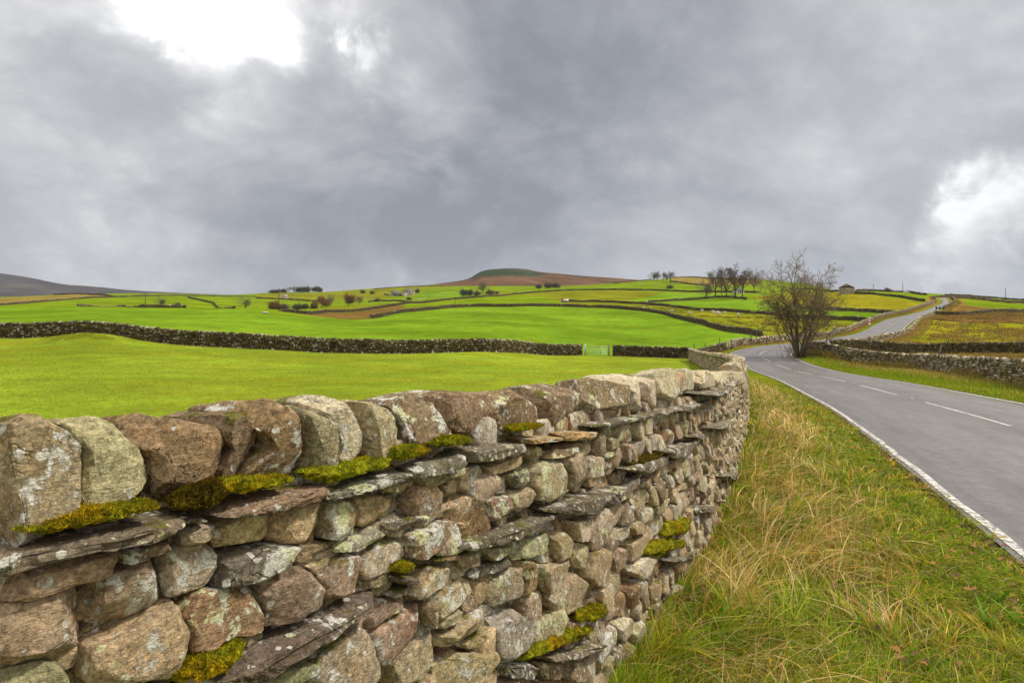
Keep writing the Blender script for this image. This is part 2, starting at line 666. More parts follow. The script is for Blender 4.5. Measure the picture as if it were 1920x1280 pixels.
# the unseen sky overhead and behind is thinner and a little warmer
warm_ = w.mix(w.ramp(sep.outputs[1], .35, -.2, 0., 1.), (1., 1., 1.), (1.06, 1., .91))
warm2_ = w.mix(w.ramp(sep.outputs[2], .42, .8, 0., 1.), warm_, (1.06, 1., .91))
sc2_ = w.vmath('MULTIPLY', sc_.outputs[0], warm2_)
final = w.mix(.96, sky.outputs[0], sc2_)
w.val(bg.inputs['Color'], final)
world.cycles.sampling_method = 'MANUAL'
world.cycles.sample_map_resolution = 512

# ------------------------------------------------------------------ sun behind thin cloud
sun = bpy.data.lights.new('sun', 'SUN')
sun.energy = SUN_W
sun.angle = math.radians(SUN_ANGLE)
sun.color = (1., .95, .86)
so = bpy.data.objects.new('sun', sun)
COL.objects.link(so)
el, az = math.radians(SUN_EL), math.radians(SUN_AZ)
sd = Vector((math.sin(az) * math.cos(el), math.cos(az) * math.cos(el), math.sin(el)))
so.rotation_euler = (-sd).to_track_quat('-Z', 'Y').to_euler()
so.location = sd * 50
# ------------------------------------------------------------------ where the walls run (world points)
def pxY(L):
    return np.array([((p - CX) / F * Y, Y) for p, Y in L])


MIDWALL_A = pxY([(-140, 55), (-60, 53.5), (0, 52.5), (100, 52.2), (200, 51.8), (330, 51), (480, 50.5), (640, 53), (800, 56.5), (930, 60.5), (946, 62), (1000, 67), (1094, 70.6)])
MIDWALL_B = pxY([(1145, 70.4), (1220, 68.6), (1302, 66.2)])
W2 = hits([(692, 597), (720, 593.5), (742, 589), (800, 582), (850, 577), (890, 574.5), (960, 575), (1060, 575), (1120, 576), (1160, 578.5), (1200, 582),
           (1250, 591), (1290, 602), (1330, 612), (1380, 622), (1430, 632)], 85, 260)[:, :2]
W3 = hits([(525, 590), (580, 589), (620, 586), (700, 580), (740, 574.5), (790, 568.5), (850, 561.5), (900, 557.5), (960, 553)], 190, 600)[:, :2]

PAL = {
    'lime': (.228, .300, .022), 'bright': (.142, .248, .014), 'green': (.150, .225, .008), 'olive': (.18, .20, .010),
    'yellow': (.235, .225, .010), 'brown': (.165, .105, .028), 'tan': (.235, .185, .045), 'moor': (.17, .085, .030), 'verge': (.14, .19, .010), 'dull': (.11, .15, .025),
}
FIELDS = []


def field(col, pts, world=False):
    P = np.asarray(pts)[:, :2] if world else hits(pts)[:, :2]
    FIELDS.append((P, PAL[col] if isinstance(col, str) else col))


# the wide slopes first, single fields over them
field('green', [(-380, 577, 190, 900), (0, 575, 190, 900), (300, 577, 190, 900), (440, 580, 190, 900), (500, 560, 300, 900), (440, 553, 400, 1000), (200, 553, 400, 900), (0, 571, 250, 700), (-380, 573, 250, 700)])
field('tan', [(-380, 572, 250, 800), (0, 571, 250, 800), (120, 561, 250, 800), (205, 556, 350, 800), (150, 551.5, 400, 900), (0, 558.5, 400, 900), (-380, 563, 400, 900)])
field('olive', [(480, 562, 400, 1400), (600, 565, 400, 1400), (720, 560, 400, 1400), (800, 540, 500, 1400), (880, 524, 500, 1400), (700, 542, 500, 1400), (480, 551, 500, 1400)])
field('green', [(440, 582, 200, 600), (600, 577, 250, 600), (700, 570, 250, 600), (720, 560, 300, 700), (600, 563, 300, 700), (480, 560, 300, 700)])
field('green', [(700, 568, 250, 900), (790, 563, 250, 900), (900, 556, 300, 900), (860, 545, 400, 1000), (740, 553, 400, 1000)])
field('bright', [(790, 562, 250, 900), (900, 555, 300, 900), (880, 546, 400, 1000), (780, 551, 400, 1000)])
field('olive', [(590, 580, 200, 400), (700, 578, 200, 400), (790, 567, 200, 500), (760, 563, 200, 500), (650, 572, 200, 500)])
field('brown', [(560, 589, 150, 300), (690, 598, 130, 300), (742, 589, 130, 300), (800, 570, 200, 400), (700, 580, 180, 400), (600, 588, 160, 400)])
field('green', [(742, 588, 140, 400), (850, 576, 160, 400), (960, 572, 200, 400), (1060, 572, 200, 400), (1100, 565, 250, 500), (960, 554, 300, 600), (850, 562, 250, 500), (760, 573, 200, 400)])
field('yellow', [(770, 567, 250, 500), (850, 560, 250, 500), (960, 552, 300, 600), (960, 547, 300, 700), (860, 555, 300, 600)])
field('olive', [(960, 552, 280, 700), (1060, 565, 230, 500), (1160, 565, 230, 500), (1250, 562, 230, 500), (1320, 558, 230, 500), (1350, 548, 300, 600), (1160, 544, 300, 600), (1020, 547, 300, 600)])
field('bright', [(1180, 564, 230, 500), (1250, 562, 230, 500), (1350, 556, 230, 500), (1400, 550, 250, 600), (1250, 547, 300, 600)])
field('green', [(1000, 545, 350, 900), (1160, 542, 350, 900), (1340, 545, 350, 900), (1420, 545, 350, 900), (1420, 527, 400, 1100), (1260, 521, 500, 1100), (1150, 533, 500, 1100), (1020, 542, 500, 1100)])
field('tan', [(1262, 527, 500, 1100), (1330, 536, 450, 1100), (1420, 534, 450, 1100), (1420, 521, 500, 1100), (1260, 517, 600, 1100)])
# sheep pasture between W2 and the bright field
field('olive', [(1060, 573, 200, 400), (1160, 576, 180, 400), (1250, 589, 130, 400), (1330, 611, 100, 300), (1430, 632, 80, 300), (1500, 640, 75, 200), (1560, 625, 90, 250), (1640, 606, 100, 250), (1560, 598, 120, 300), (1480, 593, 130, 300), (1300, 579, 180, 400), (1200, 569, 230, 400), (1060, 567, 230, 400)])
field('yellow', [(1250, 581, 170, 300), (1400, 600, 110, 300), (1500, 625, 90, 200), (1600, 612, 100, 200), (1500, 606, 110, 250), (1400, 593, 130, 250)])
field('bright', [(1225, 567, 220, 400), (1300, 578, 180, 400), (1480, 592, 130, 400), (1560, 597, 130, 300), (1640, 600, 120, 300), (1690, 588, 150, 300), (1560, 583, 150, 400), (1480, 575, 180, 400), (1400, 561, 230, 400), (1340, 559, 230, 400)])
field('yellow', [(1400, 558, 240, 400), (1480, 573, 190, 400), (1560, 579, 170, 400), (1700, 583, 160, 300), (1740, 567, 200, 400), (1620, 551, 260, 400), (1560, 546, 260, 400), (1480, 550, 280, 500)])
field('green', [(1610, 549, 270, 400), (1740, 564, 210, 400), (1755, 555, 250, 500), (1700, 549, 300, 500), (1620, 545, 300, 500)])
# the moor right of the road
field((.235, .250, .008), [(1520, 660, 60, 120), (2280, 690, 30, 80), (2280, 585, 150, 400), (1745, 590, 140, 400), (1640, 628, 90, 250)])
field('brown', [(1725, 598, 130, 300), (2280, 625, 80, 300), (2280, 586, 150, 400), (1745, 588, 150, 400)])
field('brown', [(1745, 585, 160, 400), (2280, 582, 160, 400), (2280, 577, 200, 450), (1860, 578, 200, 450), (1775, 568, 200, 450)])
field('green', [(1775, 568, 220, 450), (1860, 578, 220, 450), (2280, 577, 220, 450), (2280, 566, 300, 600), (1920, 563, 300, 600), (1780, 554, 300, 600)])
# the two big near fields
_A = np.vstack([MIDWALL_A, MIDWALL_B])
field('bright', np.vstack([_A, W2[::-1], hits([(640, 597, 110, 200), (600, 593, 120, 230), (540, 590, 130, 240), (450, 581, 140, 220), (300, 578.2, 130, 220), (150, 576, 130, 220), (0, 575, 120, 200)])[:, :2], [(-260, 180), (-160, 60)]]), True)

# ------------------------------------------------------------------ near roadside wall line (right-hand foot of the wall)
_wc = [(-7.1, -9.0), (-4.4, -5.4), (-1.87, -1.2), (-.69, .77), (.61, 2.98), (1.65, 4.76), (3.55, 8.8), (5.85, 14.), (8.25, 20.), (10.85, 28.), (13.4, 37.), (16.4, 48.), (19.4, 60.), (20.0, 63.)]
NWP, NWS = resample(catmull(_wc, 40), .02)
NWT = np.gradient(NWP, axis=0)
NWT /= np.linalg.norm(NWT, axis=1)[:, None]
NWN = np.stack([NWT[:, 1], -NWT[:, 0]], 1)
_i0 = int(np.hypot(NWP[:, 0] + .69, NWP[:, 1] - .77).argmin())
NWS = NWS - NWS[_i0]                               # s = 0 where the wall enters the picture
NWZ = plane_z(NWP[:, 0], NWP[:, 1])
_kk = NWP[:, 1] > 18
NWZ[_kk] = base_z(NWP[_kk, 0], NWP[_kk, 1])
_k = np.ones(201) / 201
NWZ = np.convolve(np.pad(NWZ, 100, mode='edge'), _k, mode='valid')

_left = NWP + NWN * -.25
field('lime', np.vstack([_left[::60], _A[::-1], [(-75, 50), (-60, -20)]]), True)

field((.17, .20, .012), [(-39.5, 46.6), (-36, 46.0), (-32.5, 46.6), (-33.5, 47.6), (-36, 48.0), (-38.8, 47.6)], True)      # near side of the low bank, its shade put into the colour

# ------------------------------------------------------------------ terrain sheet
ang = np.concatenate([np.linspace(-180, -60, 60, endpoint=False), np.linspace(-60, -46, 40, endpoint=False), np.linspace(-46, 46, 1150, endpoint=False),
                      np.linspace(46, 60, 40, endpoint=False), np.linspace(60, 180, 60)])
rad = np.concatenate([[.25, .6], np.exp(np.linspace(math.log(1.), math.log(1500), 470)), np.exp(np.linspace(math.log(1600), math.log(7800), 30))])
A_, R_ = np.meshgrid(np.radians(ang), rad)
gx, gy = (np.sin(A_) * R_).ravel(), (np.cos(A_) * R_).ravel()
gzv = ground_z(gx, gy)
# tussocks on the rough moor right of the road
cols = np.tile(np.array(PAL['green']), (len(gx), 1))
for P_, c_ in FIELDS:
    bb = P_.min(0), P_.max(0)
    m = (gx > bb[0][0]) & (gx < bb[1][0]) & (gy > bb[0][1]) & (gy < bb[1][1])
    k = np.where(m)[0]
    k = k[in_poly(gx[k], gy[k], P_)]
    cols[k] = c_
rd, ri = road_dist(gx, gy)
vw = 1 - smooth(5.6, 7.5, rd)
vw[(rd > 200)] = 0
onleft = np.array([0])
vcol = np.array(PAL['verge'])
far_ = (gy > 66)
_o = smooth(.7, 1.8, rd - RHWV[ri] + fbm2(gx, gy, .25, 2, 3.) * 1.6)[:, None]
vmix = np.where(far_[:, None], np.array((.25, .145, .035)) * _o + np.array((.16, .20, .012)) * (1 - _o), vcol)
cols = cols * (1 - vw[:, None]) + vmix * vw[:, None]
cols[(rd < RHWV[ri] + .12)] = (.07, .055, .03)
nA, nR = len(ang), len(rad)
ii = (np.arange(nR - 1)[:, None] * nA + np.arange(nA - 1)[None, :]).ravel()
quads = np.stack([ii, ii + 1, ii + nA + 1, ii + nA], 1)[:, ::-1]

t = NT('grassland')
P0 = t.pos()
tint = t.attr()
flat = t.scale(P0, (1, 1, .3))
n1 = t.ramp(t.noise(flat, .035, 5., .6), .3, .7, .70, 1.26)
n2 = t.ramp(t.noise(flat, .45, 4., .6), .28, .72, .84, 1.14)
n3 = t.ramp(t.noise(flat, 5., 4., .7), .25, .75, .72, 1.28)
n4 = t.ramp(t.noise(flat, 38., 2., .7), .25, .75, .8, 1.2)
k = t.math('MULTIPLY', t.math('MULTIPLY', n1, n2), t.math('MULTIPLY', n3, n4))
sc = t.n('ShaderNodeVectorMath', operation='SCALE')
t.val(sc.inputs[0], tint)
t.val(sc.inputs['Scale'], k)
warm = t.ramp(t.noise(flat, .16, 5., .65), .42, .72, 0., .65)
c1 = t.mix(warm, sc.outputs[0], t.mix(1., sc.outputs[0], (1.35, .95, .8), 'MULTIPLY'))
dk = t.ramp(t.noise(t.vmath('ADD', flat, (40., 11., 0.)), .5, 6., .75), .55, .72, 0., .68)
c2 = t.mix(dk, c1, t.mix(1., c1, (.5, .62, .6), 'MULTIPLY'))
tsep = t.n('ShaderNodeSeparateColor')
t.val(tsep.inputs[0], tint)
rough_ = t.ramp(t.math('DIVIDE', tsep.outputs[0], tsep.outputs[1]), .72, .95, .12, 1.)     # poor pasture is blotchier than the sown fields
spk = t.ramp(t.noise(t.vmath('ADD', flat, (7., 70., 0.)), .30, 7., .8), .50, .62)
c2 = t.mix(t.math('MULTIPLY', t.math('MULTIPLY', spk, rough_), .75), c2, t.mix(t.noise(flat, .7, 3.), (.055, .075, .012), (.19, .12, .03)))
bh = t.math('ADD', t.noise(flat, 9., 4., .7), t.math('MULTIPLY', t.noise(flat, 1.3, 3., .6), 2.))
M_GRASS = t.done(c2, 1., t.bump(bh, .55, .12), .0)
ground = link('ground', mesh_np('ground', np.stack([gx, gy, gzv], 1), quads=quads, color=cols, mats=[M_GRASS]))
tag(ground, kind='structure')


# ------------------------------------------------------------------ far hills as ridges of their own
def ridge(name, prof, d_foot, d_top, foot_py, mat, back=1.5, shape=1.3, nrad=60, rough=.02, colf=None, seed=0.):
    px = np.linspace(prof[0][0], prof[-1][0], 420)
    top = _pchip([p for p, _ in prof], [q for _, q in prof], px)
    u = np.linspace(0, 1, nrad)
    u2 = np.linspace(0, 1, 24)[1:]
    V = []
    zt = (HY - top) / F * d_top
    zf = (HY - foot_py) / F * d_foot
    for a in u:
        d = d_foot + (d_top - d_foot) * a
        s = a ** shape
        z = zf + (zt - zf) * s
        V.append(np.stack([(px - CX) / F * d, np.full_like(px, d), z], 1))
    for a in u2:
        d = d_top * (1 + (back - 1) * a)
        z = zt * (1 - smooth(0, 1, a) * 1.25)
        V.append(np.stack([(px - CX) / F * d, np.full_like(px, d), z], 1))
    V = np.concatenate(V)
    amp = np.concatenate([np.sin(np.clip(u * 1.15, 0, 1) * math.pi), np.zeros(len(u2))]).repeat(len(px))
    hh = np.maximum(zt, 1).max()
    V[:, 2] += fbm2(V[:, 0], V[:, 1], 4.5 / (d_top - d_foot), 4, seed) * rough * hh * amp
    n = len(px)
    i = (np.arange(nrad + len(u2) - 1)[:, None] * n + np.arange(n - 1)[None, :]).ravel()
    q = np.stack([i, i + 1, i + n + 1, i + n], 1)
    o = link(name, mesh_np(name, V, quads=q, color=colf(V) if colf else None, mats=[mat]))
    return tag(o, kind='structure')


t = NT('moorland')
P0 = t.pos()
f1 = t.ramp(t.noise(P0, .006, 5., .6), .35, .65, .7, 1.3)
f2 = t.ramp(t.noise(t.scale(P0, (.35, 1, 1)), .05, 4., .65), .3, .7, .8, 1.2)
sc = t.n('ShaderNodeVectorMath', operation='SCALE')
t.val(sc.inputs[0], t.attr())
t.val(sc.inputs['Scale'], t.math('MULTIPLY', f1, f2))
M_MOOR = t.done(sc.outputs[0], 1., None, .0)


def hillcol(V):
    px = CX + F * V[:, 0] / V[:, 1]
    h = V[:, 2] + fbm2(V[:, 0], V[:, 1], .004, 3) * 14
    moor, cap, low = np.array((.105, .056, .027)), np.array((.030, .044, .018)), np.array((.15, .16, .02))
    w1 = smooth(126, 136, h)[:, None]
    c = moor * (1 - w1) + cap * w1
    w1 = w1 * (1 - smooth(1000, 1035, px))[:, None]
    nn = fbm2(V[:, 0], V[:, 1], .006, 4, 6.)[:, None]
    c = (moor * (1 + .9 * nn)) * (1 - w1) + cap * (1 + .5 * nn) * w1
    bare = (np.exp(-((h - 168) / 7) ** 2) * smooth(0, 60, V[:, 0] + 60))[:, None] * .7
    c = c * (1 - bare) + np.array((.10, .075, .04)) * bare
    left = smooth(-240, -330, V[:, 0])[:, None]          # the pasture shoulder west of the moor
    c = c * (1 - left) + low * left
    return c


ridge('moorland_hill', [(560, 562), (640, 552), (700, 544), (780, 536), (830, 530.5), (872, 524), (884, 519.5), (893, 513.5), (905, 508), (925, 504.5), (958, 503), (985, 504.5), (1003, 508), (1020, 510.5), (1045, 512.5),
                        (1090, 517), (1150, 521), (1195, 524.5), (1260, 530), (1340, 541), (1420, 560)], 1150, 2250, 549, M_MOOR, colf=hillcol, shape=1.25, rough=.06)


def fellcol(V):
    n = fbm2(V[:, 0], V[:, 1], .0016, 4, 3.)[:, None]
    return np.array((.055, .045, .036)) * (1 + .9 * n) + np.array((.02, .035, .0)) * np.clip(n * 2, 0, 1)


ridge('distant_fell', [(-420, 482), (-200, 492), (-80, 503), (0, 512), (60, 521), (100, 529.5), (130, 534), (150, 535.2), (190, 538.5), (240, 543.5), (330, 548.5), (400, 551.5), (460, 555), (540, 566), (620, 580)],
      3200, 4700, 572, M_MOOR, colf=fellcol, rough=.05, seed=4.)

# ------------------------------------------------------------------ road
t = NT('asphalt')
P0 = t.pos()
a1 = t.ramp(t.noise(P0, .35, 4., .6), .3, .7, .93, 1.07)
a2 = t.math('MULTIPLY', t.ramp(t.noise(P0, 60., 3., .8), .3, .7, .66, 1.40), t.ramp(t.noise(P0, 20., 4., .75), .3, .7, .86, 1.16))
a3 = t.ramp(t.noise(P0, 6., 5., .65), .3, .7, .86, 1.14)
al = t.attr('tint', 'Color')
uv = t.attr('along', 'Vector')
a4 = t.ramp(t.noise(t.scale(uv, (1., 1., 1.)), 2.2, 5., .7), .3, .7, .84, 1.16)
a5 = t.ramp(t.noise(t.scale(uv, (.25, 14., 1.)), 2., 3., .6), .62, .72, 1., .80)
kk = t.math('MULTIPLY', t.math('MULTIPLY', a1, a2), t.math('MULTIPLY', t.math('MULTIPLY', a4, a5), a3))
sc = t.n('ShaderNodeVectorMath', operation='SCALE')
t.val(sc.inputs[0], al)
t.val(sc.inputs['Scale'], kk)
wet = t.ramp(t.noise(t.scale(P0, (1, 1, 1)), .45, 5., .65), .40, .64, .56, .38)
M_ROAD = t.done(sc.outputs[0], wet, t.bump(t.noise(P0, 120., 2., .7), .25, .006), .45)

t = NT('road_paint')
P0 = t.pos()
wear = t.ramp(t.noise(P0, 14., 5., .75), .41, .58, 0., 1.)
M_PAINT = t.done(t.mix(wear, (.22, .20, .18), (.66, .63, .56)), .6, None, .3)


def strip(name, offs, zoff, mat, i0=0, i1=None, color=None, wob=0., kind='structure', parent=None, wn=None):
    """ribbon along the road between two side offsets"""
    i1 = len(RP) if i1 is None else i1
    k = np.arange(i0, i1)
    V = []
    for a in offs:
        off = a * RHWV[k] / RHW + (fbm2(RP[k, 0], RP[k, 1], 1.6, 3, a) * wob if wob else 0)
        p = RP[k] + RN[k] * np.reshape(off, (-1, 1))
        V.append(np.column_stack([p, RZ[k] + zoff - .0016 * abs(a) ** 2]))
    V = np.stack(V, 1)
    m, n = V.shape[:2]
    i = (np.arange(m - 1)[:, None] * n + np.arange(n - 1)[None, :]).ravel()
    q = np.stack([i, i + 1, i + n + 1, i + n], 1)
    cc = None
    if color is not None:
        cc = np.tile(np.asarray(color, float), (m, 1, 1)).reshape(-1, 3)
    return mesh_np(name, V.reshape(-1, 3), quads=q, color=cc, mats=[mat])


offs = np.linspace(-RHW, RHW, 15)
track = np.exp(-((np.abs(offs) - 1.65) / .55) ** 2)
rc = np.array((.130, .118, .108))[None, :] * (1 + .14 * track[:, None] - .10 * np.exp(-(offs / .5) ** 2)[:, None])
_rm = strip('road', offs, .04, M_ROAD, color=rc, wob=.0)
_uv = np.zeros((len(RP), len(offs), 3), np.float32)
_uv[:, :, 0] = RS[:, None] * .12
_uv[:, :, 1] = offs[None, :]
_rm.attributes.new('along', 'FLOAT_VECTOR', 'POINT').data.foreach_set('vector', _uv.ravel())
road = tag(link('road', _rm), kind='structure')
tag(link('road_edge_line', strip('road_edge_line', [-RHW + .06, -RHW + .15], .046, M_PAINT, wob=.05), road), kind='structure')
tag(link('road_edge_line', strip('road_edge_line', [RHW - .20, RHW - .09], .046, M_PAINT, wob=.03), road), kind='structure')
# centre dashes: six metres on, three off
s0 = RS[np.hypot(RP[:, 0] - 11.4, RP[:, 1] - 12.8).argmin()] - 90
dash = []
mb = MB()
s = s0
while s < RS[-1] - 8:
    on = 6. if True else 4.
    a, b = int(max(0, s) / .5), int(max(0, s + on) / .5)
    if b > a + 2 and s > 0:
        k = np.arange(a, min(b + 1, len(RP)))
        zz = RZ[k] + .046
        l, r = RP[k] - RN[k] * .055, RP[k] + RN[k] * .055
        V = np.stack([np.column_stack([l, zz]), np.column_stack([r, zz])], 1).reshape(-1, 3)
        i = np.arange(len(k) - 1) * 2
        mb.add(V, np.stack([i, i + 1, i + 3, i + 2], 1))
    s += 9.
tag(mb.build('road_centre_line', [M_PAINT], road), kind='structure')

# a long puddle against the right-hand edge, and studs between the dashes
t = NT('puddle_water')
M_WATER = t.done((.11, .125, .02), .22, t.bump(t.noise(t.pos(), 9., 2.), .03, .01), .5)  # green of the mirrored verge grass is put into the water colour
mb = MB()
k0 = int(np.hypot(RP[:, 0] - 17.2 + 3., RP[:, 1] - 21.5).argmin())
k = np.arange(k0 - 8, k0 + 16)
u = np.linspace(-1, 1, len(k))
wd_ = .34 * np.sqrt(np.clip(1 - u * u, 0, 1)) * (1 + .5 * fbm2(RP[k, 0], RP[k, 1], .9, 2, 4.))
a_ = RP[k] + RN[k] * (RHW - .30 - wd_)[:, None]
b_ = RP[k] + RN[k] * (RHW - .26 + .15 * wd_)[:, None]
zz = RZ[k] + .046 - .0016 * 9
V = np.stack([np.column_stack([a_, zz]), np.column_stack([b_, zz])], 1).reshape(-1, 3)
i = np.arange(len(k) - 1) * 2
mb.add(V, np.stack([i, i + 1, i + 3, i + 2], 1))
tag(mb.build('puddle', [M_WATER]), kind='structure')
s = s0
n_ = 0
while s < RS[-1] and n_ < 6:
    kk_ = int((s + 7.5) / .5)
    if s > 0 and RP[kk_, 1] > 9:
        mb = MB()
        mb.box((-.06, -.10, 0), (.06, .10, .018))
        mb.box((-.035, -.055, .018), (.035, .055, .032))
        o = mb.build('road_stud', [M_PAINT], loc=(RP[kk_, 0], RP[kk_, 1], RZ[kk_] + .04))
        o.rotation_euler = (0, 0, math.atan2(RT[kk_, 1], RT[kk_, 0]) - math.pi / 2)
        tag(o, 'small pale reflecting stud in the gap between two white centre dashes', 'road stud', 'reflecting studs along the centre line', 'thing')
        n_ += 1
    s += 9.

# ------------------------------------------------------------------ air
if HAZE > 0:
    hz = bpy.data.materials.new('haze')
    hz.use_nodes = True
    ht = hz.node_tree
    ht.nodes.clear()
    hv = ht.nodes.new('ShaderNodeVolumePrincipled')
    hv.inputs['Color'].default_value = (.78, .86, 1., 1)
    hv.inputs['Density'].default_value = HAZE
    hv.inputs['Anisotropy'].default_value = .2
    ho = ht.nodes.new('ShaderNodeOutputMaterial')
    ht.links.new(hv.outputs[0], ho.inputs['Volume'])
    mb = MB()
    zlo = -700.
    mb.box((-8600, -8600, zlo), (8600, 8600, 620))
    tag(mb.build('haze', [hz], smooth_shade=False), kind='stuff')
# ------------------------------------------------------------------ traced outlines of the near wall, picture coordinates
COPES = [
    [(0, 797), (21, 790), (44, 777), (61, 776), (101, 796), (127, 814), (138, 833), (139, 858), (139, 888), (105, 947), (70, 978), (50, 1009), (0, 1003), (-40, 1000), (-45, 800)],
    [(105, 793), (135, 784), (179, 781), (209, 793), (211, 805), (226, 817), (270, 839), (287, 864), (283, 892), (272, 913), (232, 926), (169, 949), (101, 966), (131, 900), (139, 858), (135, 829)],
    [(226, 814), (259, 775), (272, 775), (375, 787), (408, 800), (434, 834), (402, 863), (398, 886), (377, 931), (352, 950), (336, 957), (300, 935), (280, 905), (287, 864), (270, 839)],
    [(377, 787), (390, 777), (440, 775), (461, 787), (487, 811), (487, 823), (465, 838), (444, 872), (421, 918), (395, 925), (398, 886), (402, 863), (434, 834), (408, 800)],
    [(440, 773), (451, 756), (478, 749), (503, 752), (535, 768), (554, 775), (560, 804), (565, 836), (558, 872), (556, 893), (482, 899), (434, 899), (451, 863), (470, 838), (489, 821), (487, 809), (459, 787)],
    [(539, 766), (575, 760), (594, 766), (620, 800), (624, 823), (613, 849), (590, 868), (582, 893), (556, 893), (565, 838), (558, 783)],
    [(579, 758), (609, 741), (632, 743), (651, 760), (672, 800), (674, 842), (681, 868), (641, 876), (613, 847), (624, 823), (620, 798), (592, 766)],
    [(655, 758), (689, 754), (706, 756), (731, 769), (750, 798), (746, 851), (736, 863), (689, 863), (676, 851), (672, 800)],
    [(722, 750), (739, 749), (783, 742), (809, 755), (819, 784), (838, 799), (809, 831), (762, 843), (750, 835), (750, 789), (737, 770)],
    [(790, 742), (849, 733), (895, 738), (910, 744), (912, 801), (851, 806), (838, 799), (819, 782)],
    [(910, 744), (914, 738), (948, 734), (998, 728), (1011, 755), (1013, 789), (973, 795), (944, 810), (910, 801)],
    [(1003, 732), (1032, 722), (1080, 716), (1090, 740), (1087, 780), (1036, 793), (1030, 805), (1015, 793), (1013, 755)],
    [(1085, 722), (1096, 715), (1115, 710), (1174, 721), (1172, 772), (1158, 774), (1139, 768), (1099, 778), (1088, 774)],
    [(1139, 711), (1151, 699), (1196, 704), (1202, 719), (1210, 763), (1174, 766), (1174, 723)],
    [(1198, 705), (1229, 700), (1238, 732), (1238, 753), (1219, 761), (1206, 730)],
    [(1236, 700), (1252, 692), (1263, 698), (1263, 730), (1252, 751), (1238, 753)],
    [(1255, 698), (1275, 693), (1284, 715), (1284, 740), (1258, 745)],
    [(1267, 694), (1288, 690), (1299, 702), (1301, 737), (1283, 741)],
    [(1297, 694), (1330, 694), (1339, 721), (1311, 728)],
    [(1330, 698), (1354, 698), (1352, 718), (1339, 722)],
    [(1353, 695), (1382, 696), (1386, 715), (1375, 726), (1356, 720)],
]
# colour key, lichen, dark stain for each
COPE_K = [('olive', .55, .2), ('olive', .35, .25), ('rust', .2, .6), ('brown', .25, .75), ('rust', .6, .3), ('green', .4, .3), ('cream', .5, .5), ('olive', .45, .3), ('brown', .5, .6),
          ('brown', .5, .5), ('brown', .55, .55), ('brown', .45, .6), ('brown', .5, .55), ('cream', .5, .1), ('cream', .45, .1), ('cream', .5, .15), ('tan', .5, .15), ('cream', .5, .15),
          ('cream', .5, .15), ('cream', .55, .15), ('cream', .55, .2)]
SLABS = [
    [(-40, 1030), (0, 1024), (60, 1014), (112, 1008), (190, 991), (232, 983), (274, 968), (329, 955), (340, 968), (348, 980), (300, 1010), (221, 1025), (127, 1042), (0, 1080), (-40, 1090)],
    [(342, 966), (362, 962), (385, 966), (398, 978), (370, 983), (345, 982)],
    [(453, 927), (520, 912), (583, 901), (617, 897), (622, 923), (603, 937), (535, 954), (449, 967), (405, 971), (444, 944)],
    [(617, 915), (690, 890), (745, 872), (771, 880), (775, 887), (745, 905), (700, 918), (640, 930), (612, 938)],
    [(762, 871), (825, 837), (866, 839), (871, 848), (866, 867), (847, 888), (777, 898), (772, 880)],
    [(868, 839), (901, 824), (948, 816), (984, 824), (988, 848), (931, 865), (874, 869)],
    [(960, 816), (1062, 813), (1064, 822), (1050, 826), (990, 833), (984, 822)],
    [(1050, 806), (1080, 800), (1119, 800), (1117, 815), (1110, 823), (1062, 827)],
    [(1100, 790), (1160, 781), (1225, 771), (1223, 782), (1177, 791), (1134, 805), (1121, 803)],
    [(1224, 772), (1240, 763), (1341, 744), (1343, 749), (1320, 759), (1244, 776), (1226, 780)],
    [(1303, 738), (1330, 723), (1379, 730), (1345, 744)],
    [(853, 1020), (880, 1000), (930, 985), (1000, 965), (1050, 950), (1057, 955), (1055, 972), (1030, 985), (960, 1015), (890, 1033), (857, 1032)],
    [(1010, 950), (1060, 930), (1100, 918), (1150, 903), (1152, 925), (1135, 945), (1120, 965), (1060, 967)],
    [(1150, 903), (1200, 885), (1204, 900), (1170, 930), (1148, 945)],
    [(1168, 880), (1204, 852), (1229, 841), (1262, 852), (1250, 873), (1210, 890)],
    [(1240, 838), (1274, 820), (1303, 816), (1309, 825), (1293, 850), (1274, 862)],
    [(1282, 812), (1326, 806), (1330, 818), (1311, 825)],
    [(1324, 803), (1352, 780), (1379, 778), (1377, 797), (1358, 803), (1330, 806)],
    [(402, 1279), (465, 1212), (533, 1179), (592, 1153), (668, 1109), (708, 1106), (727, 1113), (718, 1128), (689, 1145), (634, 1185), (535, 1242), (478, 1278)],
    [(750, 1075), (788, 1073), (788, 1098), (755, 1097)],
    [(990, 1248), (1009, 1234), (1060, 1217), (1120, 1198), (1145, 1200), (1140, 1216), (1079, 1229), (1015, 1250)],
    [(1236, 1050), (1285, 1033), (1316, 1027), (1318, 1035), (1274, 1052), (1240, 1056)],
    [(1300, 945), (1315, 938), (1340, 940), (1345, 952), (1330, 962), (1300, 962)],
    [(1335, 895), (1362, 882), (1398, 872), (1398, 884), (1362, 903)],
]
